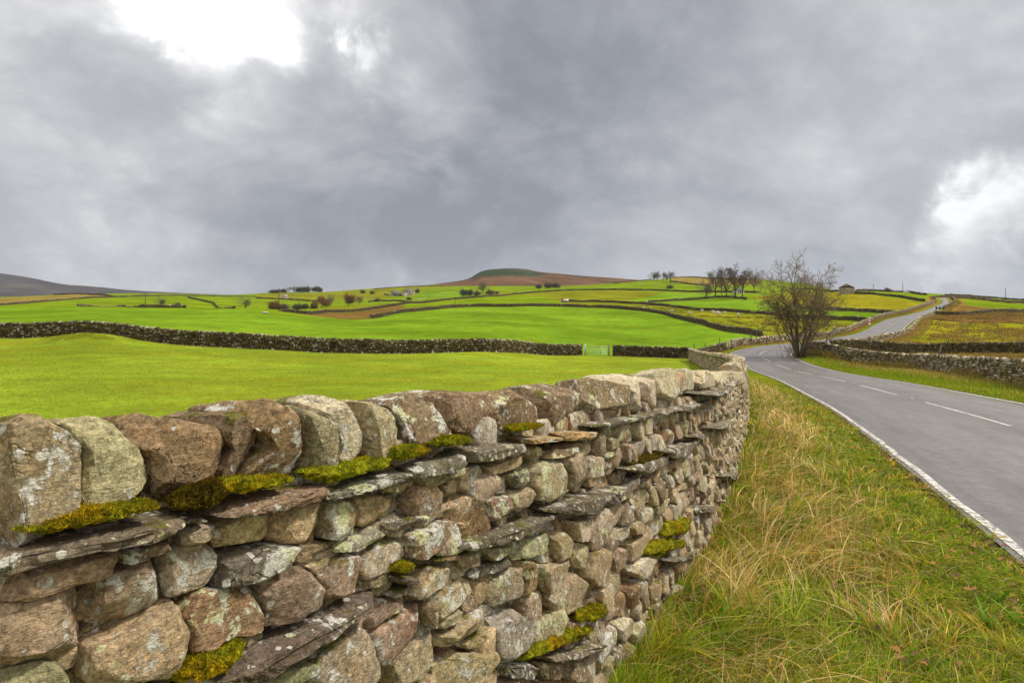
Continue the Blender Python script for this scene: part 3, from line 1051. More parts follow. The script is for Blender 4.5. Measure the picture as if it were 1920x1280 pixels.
# slabs 6 and 7 are thin orange flags, the others dark slate
FACES = [
    ('tan', [(2, 1082), (148, 1048), (217, 1030), (222, 1048), (215, 1080), (137, 1099), (70, 1126), (4, 1132)], .05),
    ('brown', [(224, 1037), (312, 1012), (327, 1029), (243, 1061), (226, 1060)], .4),
    ('pink', [(0, 1137), (118, 1111), (156, 1107), (175, 1128), (181, 1145), (175, 1179), (173, 1223), (127, 1234), (0, 1270), (-30, 1275), (-30, 1140)], .2),
    ('pink', [(158, 1099), (262, 1065), (316, 1042), (325, 1080), (325, 1124), (312, 1145), (253, 1172), (207, 1183), (177, 1179), (181, 1141)], .45),
    ('pink', [(318, 1038), (346, 1027), (409, 1014), (421, 1042), (419, 1073), (406, 1103), (380, 1112), (330, 1128), (324, 1085)], .4),
    ('tan', [(175, 1215), (221, 1198), (316, 1141), (337, 1132), (346, 1158), (363, 1179), (359, 1213), (337, 1263), (325, 1274), (253, 1280), (165, 1285)], .3),
    ('green', [(0, 1278), (93, 1246), (127, 1253), (146, 1282), (140, 1310), (0, 1310)], .35),
    ('rust', [(342, 1128), (360, 1116), (432, 1105), (478, 1099), (495, 1113), (505, 1141), (497, 1187), (421, 1206), (392, 1231), (358, 1231), (363, 1179), (346, 1155)], .7),
    ('dark', [(419, 1048), (482, 1031), (550, 1022), (562, 1025), (546, 1061), (478, 1092), (451, 1101), (411, 1105), (423, 1071)], .65),
    ('red', [(489, 1088), (533, 1067), (558, 1062), (584, 1071), (605, 1103), (603, 1132), (582, 1149), (558, 1166), (520, 1177), (503, 1177), (505, 1141)], .35),
    ('brown', [(560, 1027), (626, 1020), (630, 1044), (577, 1063), (548, 1056)], .5),
    ('olive', [(577, 1063), (632, 1047), (622, 1065), (601, 1084)], .2),
    ('red', [(603, 1086), (634, 1050), (676, 1037), (679, 1073), (679, 1101), (662, 1115), (605, 1134), (606, 1103)], .4),
    ('grey', [(632, 1022), (680, 1003), (728, 985), (732, 1010), (700, 1025), (636, 1048)], .75),
    ('tan', [(411, 980), (440, 968), (510, 962), (512, 1010), (500, 1020), (421, 1046), (411, 1015)], .45),
    ('tan', [(514, 963), (590, 940), (612, 935), (613, 1005), (570, 1020), (515, 1021)], .12),
    ('tan', [(614, 942), (640, 932), (670, 930), (675, 970), (672, 1000), (640, 1013), (616, 1012)], .65),
    ('tan', [(672, 935), (725, 930), (755, 942), (762, 960), (745, 975), (690, 990), (676, 985)], .12),
    ('pink', [(347, 1000), (370, 985), (405, 982), (408, 1000), (380, 1020), (345, 1025)], .3),
    ('cream', [(677, 1040), (700, 1028), (768, 1005), (770, 1040), (745, 1075), (690, 1092), (680, 1075)], .65),
    ('red', [(766, 1005), (800, 985), (838, 975), (842, 1000), (825, 1025), (790, 1048), (768, 1050)], .65),
    ('olive', [(685, 1096), (740, 1075), (750, 1078), (748, 1095), (700, 1108)], .3),
    ('grey', [(733, 1118), (775, 1098), (778, 1110), (740, 1122)], .2),
    ('tan', [(728, 913), (779, 903), (783, 913), (756, 926), (733, 924)], .3),
    ('tan', [(773, 940), (788, 911), (821, 896), (832, 905), (830, 924), (813, 947), (788, 956), (777, 949)], .15),
    ('brown', [(826, 894), (857, 886), (866, 903), (866, 919), (838, 934), (830, 919)], .25),
    ('pink', [(866, 875), (906, 871), (914, 886), (914, 909), (889, 928), (868, 924), (866, 903)], .2),
    ('tan', [(916, 875), (984, 850), (980, 871), (952, 886), (922, 892)], .2),
    ('dark', [(918, 900), (960, 892), (965, 924), (922, 932)], .85),
    ('dark', [(963, 888), (1000, 877), (1002, 905), (969, 915)], .75),
    ('olive', [(1003, 884), (1015, 867), (1049, 860), (1070, 888), (1076, 911), (1068, 928), (1032, 940), (1005, 938), (997, 911)], .5),
    ('pink', [(1058, 865), (1087, 848), (1098, 869), (1091, 903), (1079, 919), (1074, 890)], .2),
    ('rust', [(990, 839), (1018, 835), (1022, 856), (992, 860)], .6),
    ('brown', [(1022, 848), (1076, 837), (1079, 852), (1024, 861)], .6),
    ('pink', [(967, 924), (994, 911), (1003, 924), (994, 947), (965, 964), (960, 932)], .35),
    ('brown', [(910, 934), (954, 930), (962, 964), (945, 975), (915, 980)], .45),
    ('tan', [(855, 934), (904, 926), (912, 949), (914, 975), (880, 995), (852, 1005), (848, 970)], .3),
    ('tan', [(812, 955), (855, 938), (860, 948), (830, 962), (805, 965)], .1),
    ('dark', [(733, 985), (800, 964), (806, 972), (800, 982), (735, 1003)], .7),
    ('tan', [(788, 1099), (809, 1065), (855, 1059), (859, 1090), (790, 1128), (781, 1120)], .55),
    ('brown', [(817, 1052), (832, 1040), (866, 1040), (863, 1048)], .4),
    ('pink', [(866, 1046), (893, 1031), (908, 1035), (906, 1056), (876, 1069)], .15),
    ('green', [(908, 1031), (960, 1023), (958, 1033), (925, 1052)], .3),
    ('green', [(963, 1020), (1030, 1000), (1033, 1010), (1024, 1037), (969, 1052)], .25),
    ('dark', [(876, 1071), (963, 1048), (969, 1061), (893, 1090)], .2),
    ('tan', [(815, 1120), (872, 1090), (889, 1075), (895, 1094), (893, 1128), (868, 1143), (830, 1168), (819, 1145)], .45),
    ('pink', [(918, 1128), (920, 1086), (954, 1073), (984, 1063), (988, 1094), (982, 1122), (944, 1141), (927, 1137)], .3),
    ('rust', [(975, 1054), (998, 1051), (1013, 1069), (1009, 1103), (984, 1120), (988, 1094)], .2),
    ('tan', [(1015, 1063), (1049, 1058), (1076, 1052), (1066, 1080), (1028, 1113)], .4),
    ('tan', [(1030, 1118), (1079, 1075), (1110, 1099), (1106, 1128), (1079, 1147), (1053, 1158), (1041, 1145)], .3),
    ('pink', [(990, 1124), (1020, 1107), (1032, 1137), (1026, 1175), (1001, 1196), (992, 1158)], .4),
    ('grey', [(927, 1162), (942, 1143), (969, 1145), (994, 1168), (1001, 1187), (982, 1219), (935, 1248), (931, 1217)], .45),
    ('olive', [(830, 1204), (868, 1172), (910, 1139), (923, 1147), (920, 1166), (893, 1189), (834, 1221)], .4),
    ('olive', [(830, 1172), (847, 1156), (880, 1147), (876, 1162), (838, 1183)], .3),
    ('red', [(689, 1178), (727, 1130), (763, 1124), (768, 1141), (727, 1167), (705, 1185)], .2),
    ('red', [(705, 1190), (768, 1147), (802, 1137), (804, 1191), (788, 1208), (745, 1250), (720, 1254), (700, 1215)], .35),
    ('pink', [(613, 1213), (638, 1191), (676, 1175), (695, 1191), (710, 1263), (695, 1290), (600, 1290), (570, 1265)], .25),
    ('green', [(482, 1278), (508, 1259), (613, 1232), (613, 1250), (550, 1282), (500, 1300)], .35),
    ('olive', [(750, 1253), (783, 1217), (821, 1185), (828, 1221), (821, 1238), (804, 1280), (755, 1290)], .35),
    ('tan', [(821, 1253), (878, 1229), (931, 1219), (933, 1232), (910, 1270), (900, 1290), (825, 1290)], .2),
    ('tan', [(868, 1217), (895, 1196), (923, 1181), (927, 1210), (887, 1221)], .3),
    ('brown', [(804, 1145), (815, 1125), (830, 1170), (810, 1178)], .2),
    ('dark', [(937, 1253), (990, 1242), (1026, 1261), (1011, 1276), (940, 1270)], .55),
    ('brown', [(1013, 1244), (1049, 1240), (1058, 1257), (1049, 1274), (1026, 1276)], .2),
    ('brown', [(1055, 1270), (1074, 1240), (1096, 1238), (1108, 1270), (1100, 1285)], .3),
    ('cream', [(1082, 980), (1118, 970), (1114, 1014), (1091, 1016)], .05),
    ('tan', [(1042, 1001), (1061, 997), (1084, 1027), (1072, 1048), (1055, 1056)], .45),
    ('cream', [(1118, 993), (1122, 968), (1139, 953), (1152, 970), (1152, 999), (1135, 1005)], .7),
    ('pink', [(1139, 951), (1165, 934), (1175, 953), (1175, 978), (1154, 989)], .3),
    ('olive', [(1080, 1046), (1093, 1018), (1116, 1027), (1116, 1043), (1105, 1052), (1099, 1071), (1089, 1067)], .3),
    ('tan', [(1105, 1084), (1112, 1035), (1131, 1029), (1156, 1033), (1165, 1084), (1148, 1107), (1118, 1100)], .3),
    ('pink', [(1156, 1031), (1177, 1029), (1184, 1065), (1167, 1077)], .2),
    ('tan', [(1184, 1022), (1211, 1003), (1228, 1001), (1224, 1031), (1188, 1056)], .15),
    ('cream', [(1156, 1001), (1181, 984), (1190, 1001), (1169, 1020)], .75),
    ('tan', [(1181, 982), (1203, 976), (1215, 997), (1190, 1003)], .5),
    ('cream', [(1179, 1067), (1211, 1043), (1234, 1048), (1224, 1073), (1203, 1088)], .6),
    ('pink', [(1224, 972), (1241, 989), (1243, 1005), (1230, 1012)], .4),
    ('cream', [(1196, 957), (1217, 959), (1224, 972), (1203, 984)], .5),
]
# cushions of moss: on which outline, how deep they sit
MOSS = [
    ([(55, 1005), (100, 985), (140, 962), (200, 955), (270, 957), (274, 966), (190, 990), (110, 1008), (60, 1014)], 'bright moss cushion on the dark slab'),
    ([(215, 957), (250, 950), (300, 951), (305, 957), (276, 966)], None),
    ([(425, 922), (450, 906), (520, 900), (560, 900), (556, 908), (500, 920), (440, 930)], None),
    ([(340, 955), (380, 925), (430, 900), (440, 930), (400, 968), (360, 962)], 'dark brown moss'),
    ([(588, 890), (640, 878), (700, 868), (742, 866), (738, 878), (690, 890), (625, 912)], None),
    ([(745, 862), (762, 842), (800, 838), (822, 842), (800, 858), (762, 868)], None),
    ([(820, 836), (850, 816), (890, 822), (900, 832), (860, 837)], None),
    ([(968, 802), (1000, 796), (1025, 798), (1020, 806), (980, 810)], None),
    ([(1190, 868), (1215, 848), (1250, 852), (1235, 868), (1205, 880)], 'dark brown moss'),
    ([(345, 1278), (380, 1240), (430, 1222), (465, 1212), (466, 1232), (430, 1270), (400, 1285), (350, 1290)], None),
    ([(975, 1240), (1000, 1210), (1040, 1190), (1120, 1176), (1143, 1180), (1140, 1190), (1100, 1200), (1050, 1215), (1005, 1238)], None),
    ([(1092, 1162), (1100, 1145), (1140, 1138), (1150, 1150), (1145, 1166), (1110, 1172)], None),
    ([(1250, 990), (1262, 972), (1305, 972), (1307, 990), (1296, 1008), (1256, 1004)], None),
    ([(1224, 1034), (1240, 1010), (1296, 1018), (1292, 1030), (1240, 1042)], None),
    ([(752, 1068), (768, 1058), (786, 1062), (786, 1073), (758, 1076)], None),
]
STONE = {
    'tan': (.450, .340, .195), 'pink': (.395, .305, .205), 'olive': (.395, .335, .190), 'cream': (.53, .45, .30), 'rust': (.325, .220, .115), 'brown': (.275, .200, .120),
    'red': (.330, .240, .160), 'grey': (.375, .325, .240), 'dark': (.180, .155, .115), 'green': (.355, .335, .185), 'slate': (.180, .150, .105), 'orange': (.44, .29, .13),
}
BATTER = .085


def w_pos(s, h, d):
    """wall coordinates (along, up, outwards) to the world"""
    x = np.interp(s, NWS, NWP[:, 0])
    y = np.interp(s, NWS, NWP[:, 1])
    nx = np.interp(s, NWS, NWN[:, 0])
    ny = np.interp(s, NWS, NWN[:, 1])
    z = np.interp(s, NWS, NWZ)
    o = d - BATTER * h
    return np.stack([x + nx * o, y + ny * o, z + h], -1)


def w_pick(pts, off=0.):
    """picture points to (along, up) on the wall face set out by off"""
    out = []
    for (px, py) in pts:
        h = 1.
        for _ in range(5):
            Q = NWP + NWN * (off - BATTER * h)
            ok = np.where((Q[:, 1] > .25) & (NWS > -.9) & (NWS < 14))[0]
            p = CX + F * Q[ok, 0] / Q[ok, 1]
            m = p.argmax() + 1
            s = np.interp(px, p[:m], NWS[ok][:m])
            Y = np.interp(s, NWS, Q[:, 1])
            h = (HY - py) / F * Y - np.interp(s, NWS, NWZ)
        out.append((s, h))
    return np.array(out)


_CS = {}


def cube_sphere(N):
    if N in _CS:
        return _CS[N]
    lin = np.tan(np.linspace(-1, 1, N + 1) * math.pi / 4)
    key, V, Q = {}, [], []
    for ax in range(3):
        for sg in (-1, 1):
            idx = np.zeros((N + 1, N + 1), int)
            for i in range(N + 1):
                for j in range(N + 1):
                    p = [0, 0, 0]
                    p[ax] = sg
                    p[(ax + 1) % 3] = lin[i]
                    p[(ax + 2) % 3] = lin[j]
                    k = tuple(round(a, 5) for a in p)
                    if k not in key:
                        key[k] = len(V)
                        V.append(p)
                    idx[i, j] = key[k]
            for i in range(N):
                for j in range(N):
                    q = [idx[i, j], idx[i + 1, j], idx[i + 1, j + 1], idx[i, j + 1]]
                    Q.append(q if sg > 0 else q[::-1])
    V = np.array(V, float)
    V /= np.linalg.norm(V, axis=1)[:, None]
    _CS[N] = (V, np.array(Q))
    return _CS[N]


def outline_radius(poly, ntab=180, soft=1):
    """star radius table of a polygon about its centre, in units of its half box"""
    P = np.asarray(poly, float)
    a = P
    b = np.roll(P, -1, 0)
    cr = a[:, 0] * b[:, 1] - b[:, 0] * a[:, 1]
    A = cr.sum() / 2
    c = ((a + b) * cr[:, None]).sum(0) / (6 * A)
    hb = (P.max(0) - P.min(0)) / 2
    c = .6 * c + .4 * (P.max(0) + P.min(0)) / 2
    q = (P - c) / hb
    th = np.arange(ntab) * 2 * math.pi / ntab
    R = np.zeros(ntab)
    for i in range(len(q)):
        p0, e = q[i], q[(i + 1) % len(q)] - q[i]
        dx, dy = np.cos(th), np.sin(th)
        det = dx * -e[1] + e[0] * dy
        with np.errstate(divide='ignore', invalid='ignore'):
            tt = (p0[0] * -e[1] + e[0] * p0[1]) / det
            uu = (dx * p0[1] - dy * p0[0]) / det
        m = (uu >= -1e-6) & (uu <= 1 + 1e-6) & (tt > 0)
        R = np.where(m, np.maximum(R, np.where(m, tt, 0)), R)
    R[R < .15] = .15
    k = np.ones(2 * soft + 1) / (2 * soft + 1)
    R = np.convolve(np.pad(R, soft, mode='wrap'), k, 'valid')
    return c, hb, R


def stone_local(poly, depth, N=12, rng=RNG, box=.45, facets=7, rough=.06, seed=None, dbox=None, fl=(.62, .98), fz=.8):
    """rough stone that fills an outline; returns (along, up, out) with its front at out = 0"""
    c, hb, R = outline_radius(poly)
    V, Q = cube_sphere(N)
    phi = np.arctan2(V[:, 1], V[:, 0]) % (2 * math.pi)
    r = np.interp(phi, np.arange(len(R) + 1) * 2 * math.pi / len(R), np.append(R, R[0]))
    el = np.arcsin(np.clip(V[:, 2], -1, 1))
    rho = np.cos(el) ** box
    de = np.sign(el) * np.abs(np.sin(el)) ** (dbox or box)
    L = np.stack([rho * r * np.cos(phi), rho * r * np.sin(phi), de], 1)
    size = np.array([hb[0], hb[1], depth / 2])
    m = size[:2].min()
    sd = rng.uniform(0, 100, 3) if seed is None else seed
    X = L * size
    nrm = L / np.maximum(np.linalg.norm(L, axis=1), 1e-3)[:, None]
    n1 = fbm(X / (m * 1.1) + sd, 3)
    L = L + nrm * (n1 * rough)[:, None]
    for _ in range(facets):                             # then break flat faces off it
        n = rng.normal(size=3)
        n[2] = abs(n[2]) * .6 + fz
        n /= np.linalg.norm(n)
        d = rng.uniform(*fl) * np.abs(n * np.array([.85, .85, 1])).sum()
        e = L @ n - d
        L -= np.where(e > 0, e, 0)[:, None] * n
    X = L * size
    n2 = 1 - 2 * np.abs(fbm(X / (m * .7) + sd + 31, 4))
    n3 = fbm(X * np.array([1, 2.2, 1]) / .020 + sd, 3) if N > 9 else 0
    X = X + nrm * ((n2 - .6) * rough * .55 * m + n3 * min(.003, .045 * m))[:, None]
    X[:, 2] -= X[:, 2].max()
    X[:, :2] += c
    return X, Q


def add_attr(me, name, arr):
    c = np.ones((len(me.vertices), 4), np.float32)
    c[:, :arr.shape[1]] = arr
    me.attributes.new(name, 'FLOAT_COLOR', 'POINT').data.foreach_set('color', c.ravel())


def stone_material(name, sc=1., lich=1.):
    t = NT(name)
    tr = t.attr('trait')
    ts = t.n('ShaderNodeSeparateColor')
    t.val(ts.inputs[0], tr)
    li, da, rn = ts.outputs[0], ts.outputs[1], ts.outputs[2]
    sh = t.n('ShaderNodeVectorMath', operation='SCALE')
    sh.inputs[0].default_value = (37., 53., 29.)
    t.val(sh.inputs['Scale'], rn)
    P = t.vmath('ADD', t.pos(), sh.outputs[0])
    col = t.attr()
    # body: mottled, grained, banded
    m1 = t.noise(P, 9 * sc, 4., .6)
    col = t.mix(t.ramp(m1, .34, .68, 0., .6), col, t.mix(1., col, (.72, .62, .54), 'MULTIPLY'))
    m2 = t.noise(t.vmath('ADD', P, (5, 3, 1)), 20 * sc, 5., .7)
    col = t.mix(t.ramp(m2, .5, .72, 0., .55), col, t.mix(1., col, (1.5, 1.4, 1.25), 'MULTIPLY'))
    m3 = t.noise(P, 90 * sc, 5., .85)
    k = t.math('MULTIPLY', t.ramp(m3, .28, .72, .42, 1.6), t.ramp(t.noise(t.vmath('ADD', P, (6, 6, 2)), 34 * sc, 4., .8), .3, .7, .68, 1.34))
    v = t.n('ShaderNodeVectorMath', operation='SCALE')
    t.val(v.inputs[0], col)
    t.val(v.inputs['Scale'], k)
    col = v.outputs[0]
    # dark algae and weather stains
    sn = t.noise(t.vmath('ADD', P, (9, 2, 4)), 11 * sc, 6., .68, .6)
    th = t.math('SUBTRACT', .76, t.math('MULTIPLY', da, .25))
    dk = t.ramp(sn, th, t.math('ADD', th, .07), 0., .85)
    col = t.mix(dk, col, (.036, .027, .018))
    # pale lichen: big torn rosettes, small spots, and yellow-green films
    g = t.noise(t.vmath('ADD', P, (1, 7, 3)), 21 * sc, 9., .76, .4)
    pres = t.ramp(t.noise(t.vmath('ADD', P, (4, 4, 8)), 8 * sc, 3., .5), .36, .64, -.10, .10)
    lh = t.math('SUBTRACT', t.math('SUBTRACT', .705, t.math('MULTIPLY', li, .22 * lich)), pres)
    rose = t.ramp(g, lh, t.math('ADD', lh, .025), 0., .93)
    sp = t.voro(t.vmath('ADD', P, t.scale(t.noise(P, 60 * sc, 2., .5, 0., 'Color'), .010)), 42 * sc)
    spc = t.voro(P, 42 * sc, 'F1', 'Color')
    ss = t.n('ShaderNodeSeparateColor')
    t.val(ss.inputs[0], spc)
    rad = t.math('MULTIPLY', t.math('SUBTRACT', ss.outputs[0], t.math('SUBTRACT', .86, t.math('MULTIPLY', li, .5))), 1.1)
    spots = t.ramp(t.math('SUBTRACT', rad, sp), 0., .05, 0., .85)
    lic = t.mix(t.ramp(t.noise(P, 150 * sc, 3., .7), .35, .65), (.80, .77, .68), (.50, .48, .38))
    yg = t.ramp(t.noise(t.vmath('ADD', P, (3, 8, 2)), 5 * sc, 3.), .52, .6)
    lic = t.mix(yg, lic, t.mix(1., lic, (.95, .98, .62), 'MULTIPLY'))
    film = t.ramp(t.noise(t.vmath('ADD', P, (8, 1, 6)), 7 * sc, 6., .65), .60, .75, 0., .4)
    col = t.mix(t.math('MULTIPLY', film, t.math('ADD', .3, li)), col, (.30, .30, .14))
    col = t.mix(spots, col, lic)
    col = t.mix(rose, col, lic)
    # moss creeping over what faces up
    up = t.n('ShaderNodeSeparateXYZ')
    t.val(up.inputs[0], t.n('ShaderNodeNewGeometry').outputs['Normal'])
    ms = t.math('ADD', t.noise(t.vmath('ADD', t.pos(), (2, 5, 1)), 6 * sc, 6., .7), t.math('MULTIPLY', up.outputs[2], .12))
    ms = t.math('MULTIPLY', t.ramp(ms, .66, .73, 0., .85), t.ramp(up.outputs[2], -.1, .35))
    col = t.mix(ms, col, t.mix(t.ramp(m3, .35, .65), (.060, .055, .006), (.19, .175, .012)))
    # relief
    h = t.math('ADD', t.math('MULTIPLY', t.noise(P, 28 * sc, 6., .68), 1.5), t.math('MULTIPLY', t.noise(t.scale(P, (1, 1, 3.2)), 50 * sc, 5., .7, .6), .8))
    cr = t.math('MULTIPLY', t.ramp(t.math('ABSOLUTE', t.math('SUBTRACT', t.noise(P, 7 * sc, 4., .55, 1.), .5)), 0., .02, -.8, 0.), t.ramp(t.noise(P, 3.3 * sc, 2.), .5, .62))
    h = t.math('ADD', t.math('ADD', h, cr), t.math('MULTIPLY', t.math('ADD', rose, ms), .15))
    return t.done(col, .92, t.bump(h, .85, .014 / sc), .12)


M_STONE = stone_material('dry_stone')
M_FARSTONE = stone_material('field_wall_stone', .22, .8)

t = NT('moss')
P = t.pos()
f = t.ramp(t.noise(P, 30., 5., .7), .3, .7)
f2 = t.ramp(t.noise(P, 9., 3., .6), .42, .66)
c = t.mix(f, (.10, .12, .006), (.46, .44, .015))
c = t.mix(f2, c, t.mix(1., c, (1.25, .85, .6), 'MULTIPLY'))
c = t.mix(1., c, t.attr(), 'MULTIPLY')
M_MOSS = t.done(c, .95, t.bump(t.noise(P, 240., 3., .7), .9, .006), .1)
# ------------------------------------------------------------------ the near roadside wall
base = w_pos(np.array([2.5]), np.array([0.]), np.array([0.]))[0]
wall = empty('stone_wall', base, 'lichen spotted dry stone wall running beside the grass verge from the camera to the bend', 'wall')
wall['kind'] = 'thing'


def stone_mesh(name, Xw, Q, key, li, da, rnd, mats=None):
    me = mesh_np(name, Xw - base, quads=Q, color=np.tile(np.array(STONE[key]) * RNG.uniform(.88, 1.14) * (1 + RNG.normal(0, .03, 3)), (len(Xw), 1)), mats=[mats or M_STONE])
    add_attr(me, 'trait', np.tile((li, da, rnd), (len(Xw), 1)))
    me.set_sharp_from_angle(angle=math.radians(32))
    return me


taken = []           # outlines already filled, in (along, up)


def put_stone(name, poly, depth, key, li=.3, da=.2, N=12, front=0., taper=0., **kw):
    X, Q = stone_local(poly, depth, N, **kw)
    if taper:                                          # narrower towards the back
        c0 = X[:, :2].mean(0)
        X[:, :2] = c0 + (X[:, :2] - c0) * (1 - taper * np.clip(-X[:, 2:3] / depth, 0, 1) ** 1.3)
    tilt = RNG.normal(0, .05, 2)
    c = X[:, :2].mean(0)
    d = X[:, 2] + front + (X[:, 0] - c[0]) * tilt[0] + (X[:, 1] - c[1]) * (tilt[1] - .0)
    W = w_pos(X[:, 0], X[:, 1], d)
    return link(name, stone_mesh(name, W, Q, key, li, da, RNG.random()), wall)


# coping: boulders and slabs stood on edge across the top
cope_end = 0
for k, poly in enumerate(COPES):
    q = w_pick(poly, -.055)
    q = q.mean(0) + (q - q.mean(0)) * np.array([1.0, 1.07])
    q = q.mean(0) + (q - q.mean(0)) * (1 + RNG.normal(0, .055, (len(q), 1)))
    q[:, 1] -= np.where(q[:, 1] < q[:, 1].mean(), .025, 0.)
    key, li, da = COPE_K[k]
    big = q[:, 0].max() - q[:, 0].min()
    N = 38 if k < 5 else 30 if k < 13 else 18
    put_stone('coping_stone', q, RNG.uniform(.26, .34), key, li, da, N=N, taper=.34, front=RNG.uniform(-.03, .01), box=.26, dbox=.4, facets=11, rough=.13, fl=(.58, .95), fz=.30)
    cope_end = max(cope_end, q[:, 0].max())
# brown moss and pinnings in the hollows behind the coping come with the courses below
slab_sh = []
for k, poly in enumerate(SLABS):
    q = w_pick(poly, .02)
    lo, hi = q[:, 1].min(), q[:, 1].max()
    # the upper part of the traced outline is the top of the ledge: keep only the front edge
    cx = np.polyfit(q[:, 0], q[:, 1], 1)
    mid = np.polyval(cx, q[:, 0])
    q2 = q.copy()
    up = q[:, 1] > mid
    q2[up, 1] = mid[up] + (q[up, 1] - mid[up]) * .15
    key = 'orange' if k in (6, 7) else 'slate'
    if k == 2:
        key = 'brown'
    N = 24 if k < 8 or k in (11, 12, 18) else 14
    o = put_stone('through_stone', q2, .34, key, (.58 if key == 'slate' else .5), .3, N=N, front=.05 if k not in (1, 19) else .03, box=.3, dbox=.22, facets=6, rough=.11, fl=(.8, 1.1))
    slab_sh.append((k, q[:, 0].min(), q[:, 0].max(), lo, hi))
    taken.append(q)
nparts = 0
for key, poly, li in FACES:
    q = w_pick(poly, 0.)
    c = q.mean(0)
    q = c + (q - c) * 1.01
    size = np.ptp(q[:, 0])
    N = 28 if poly[0][0] < 700 else 19
    o = put_stone('wall_stone', q, RNG.uniform(.16, .24), key, min(.9, li * .8 + .24), RNG.uniform(.0, .35), N=N, front=RNG.uniform(-.012, .022), box=.20, dbox=.26, facets=7, rough=.09, fl=(.70, 1.0), fz=.7)
    taken.append(q)
    nparts += 1

CUT = max(np.max(q[:, 0]) for q in taken)
TK = [(q, q.min(0), q.max(0)) for q in taken]


def covered(s, h, grow=0.):
    for q, lo, hi in TK:
        if lo[0] - grow <= s <= hi[0] + grow and lo[1] - grow <= h <= hi[1] + grow and in_poly(np.array([s]), np.array([h]), q)[0]:
            return True
    return False


# ---- the rest of the stonework, laid in courses: one mesh
pk = MB()
pk_tr = []
KEYS = ['tan', 'tan', 'pink', 'pink', 'olive', 'cream', 'brown', 'rust', 'grey', 'tan', 'olive', 'cream']


def pack(X, Q, s_, h_, d_, key, li, da):
    W = w_pos(s_, h_, d_)
    pk.add(W - base, Q, None, np.array(STONE[key]) * RNG.uniform(.70, 1.22))
    pk_tr.append(np.tile((li, da, RNG.random()), (len(W), 1)))


def body_top(s):
    return TOP_H(s)


# heights of the ledges of flat stones, and the top of the body, along the wall (from the traced ones)
def band(idx):
    a = np.array([(.5 * (l + r), lo + .35 * (hi - lo)) for k, l, r, lo, hi in slab_sh if k in idx])
    a = a[a[:, 0].argsort()]
    return a


B_TOP, B_MID, B_LOW = band(range(0, 11)), band(range(11, 18)), band([18, 20, 21])


def TOP_H(s):
    return np.interp(s, np.append(B_TOP[:, 0], [12, 20, 60]), np.append(B_TOP[:, 1], [B_TOP[-1, 1], 1.16, 1.12]))


def rnd_poly(w, h, jit=.16, n=None):
    n = n or int(RNG.integers(5, 9))
    th = (np.arange(n) + RNG.uniform(-.3, .3, n)) * 2 * math.pi / n + RNG.uniform(0, 1)
    c, s_ = np.cos(th), np.sin(th)
    r = 1 / np.maximum(np.abs(c), np.abs(s_)) ** .75
    r *= 1 + RNG.normal(0, jit * .6, n)
    return np.stack([c * r * w / 2, s_ * r * h / 2], 1)


def lay_courses(s0, s1, hmin, front, wmin, wmax, hlo, hhi, N, side=1, skip_taken=True, thick=.5, lichen=.5, tops=None, gap=1.):
    """courses of fitted stones: neighbours share their joints, beds waver"""
    h = hmin
    sd = RNG.uniform(0, 99)
    bed0 = lambda q, hh, k: hh + .035 * float(perlin(np.array([[q * 2.1, k * 3.7, sd]]))[0]) + .015 * float(perlin(np.array([[q * 7., k * 3.7, sd + 9]]))[0])
    k = 0
    while h < 1.3:
        ch = RNG.uniform(hlo, hhi)
        s = s0 + RNG.uniform(-.1, 0)
        j0 = RNG.normal(0, .012)
        while s < s1:
            w = RNG.uniform(wmin, wmax) * (1 if RNG.random() < .8 else 1.4)
            j1 = RNG.normal(0, .16) * ch
            top = float(TOP_H(s + w / 2)) - .02 if tops is None else 9.
            pc = (s + w / 2, h + ch / 2)
            if h + ch * .5 < top and not (skip_taken and covered(*pc)):
                b0, b1, t0, t1 = bed0(s, h, k), bed0(s + w, h, k), bed0(s, h + ch, k + 1), bed0(s + w, h + ch, k + 1)
                cut = lambda: RNG.uniform(.05, .3)
                P_ = []
                cs = [(s - j0, b0), (s + w - j1, b1), (s + w + j1, t1), (s + j0, t0)]
                for i in range(4):                      # knock the corners off
                    p, q_, r_ = np.array(cs[i - 1]), np.array(cs[i]), np.array(cs[(i + 1) % 4])
                    P_ += [q_ + (p - q_) * cut(), q_ + (r_ - q_) * cut()]
                polys = [np.array(P_)]
                if RNG.random() < .16 and ch > .085:    # two thin ones instead of one
                    m0, m1 = (b0 + t0) / 2 + RNG.normal(0, .008), (b1 + t1) / 2 + RNG.normal(0, .008)
                    e = .012
                    polys = [np.array([(s + e, b0), (s + w - e, b1), (s + w, m1 - e), (s + w - e, m1), (s + e, m0), (s, m0 - e)]), np.array([(s + e, m0), (s + w - e, m1), (s + w, m1 + e), (s + w - e, t1), (s + e, t0), (s, m0 + e)])]
                for poly in polys:
                    c_ = poly.mean(0)
                    poly = c_ + (poly - c_) * RNG.uniform(.92, 1.03) * gap
                    X, Q = stone_local(poly, RNG.uniform(.14, .2), N, box=.20, dbox=.26, facets=6, rough=.10, fl=(.68, 1.0), fz=.6)
                    f = front + RNG.uniform(-.035, .024)
                    tl, tv = RNG.normal(0, .12), RNG.normal(0, .10)
                    d = X[:, 2] + f + (X[:, 0] - pc[0]) * tl + (X[:, 1] - pc[1]) * tv
                    if side < 0:
                        d = -thick + BATTER * 2 * X[:, 1] - d
                        Q = Q[:, ::-1]
                    pack(X, Q, X[:, 0], X[:, 1], d, KEYS[RNG.integers(len(KEYS))], np.clip(RNG.normal(lichen, .2), 0, .9), RNG.uniform(0, .4))
            s += w
            j0 = j1
        h += ch
        k += 1
        if tops is not None:
            break


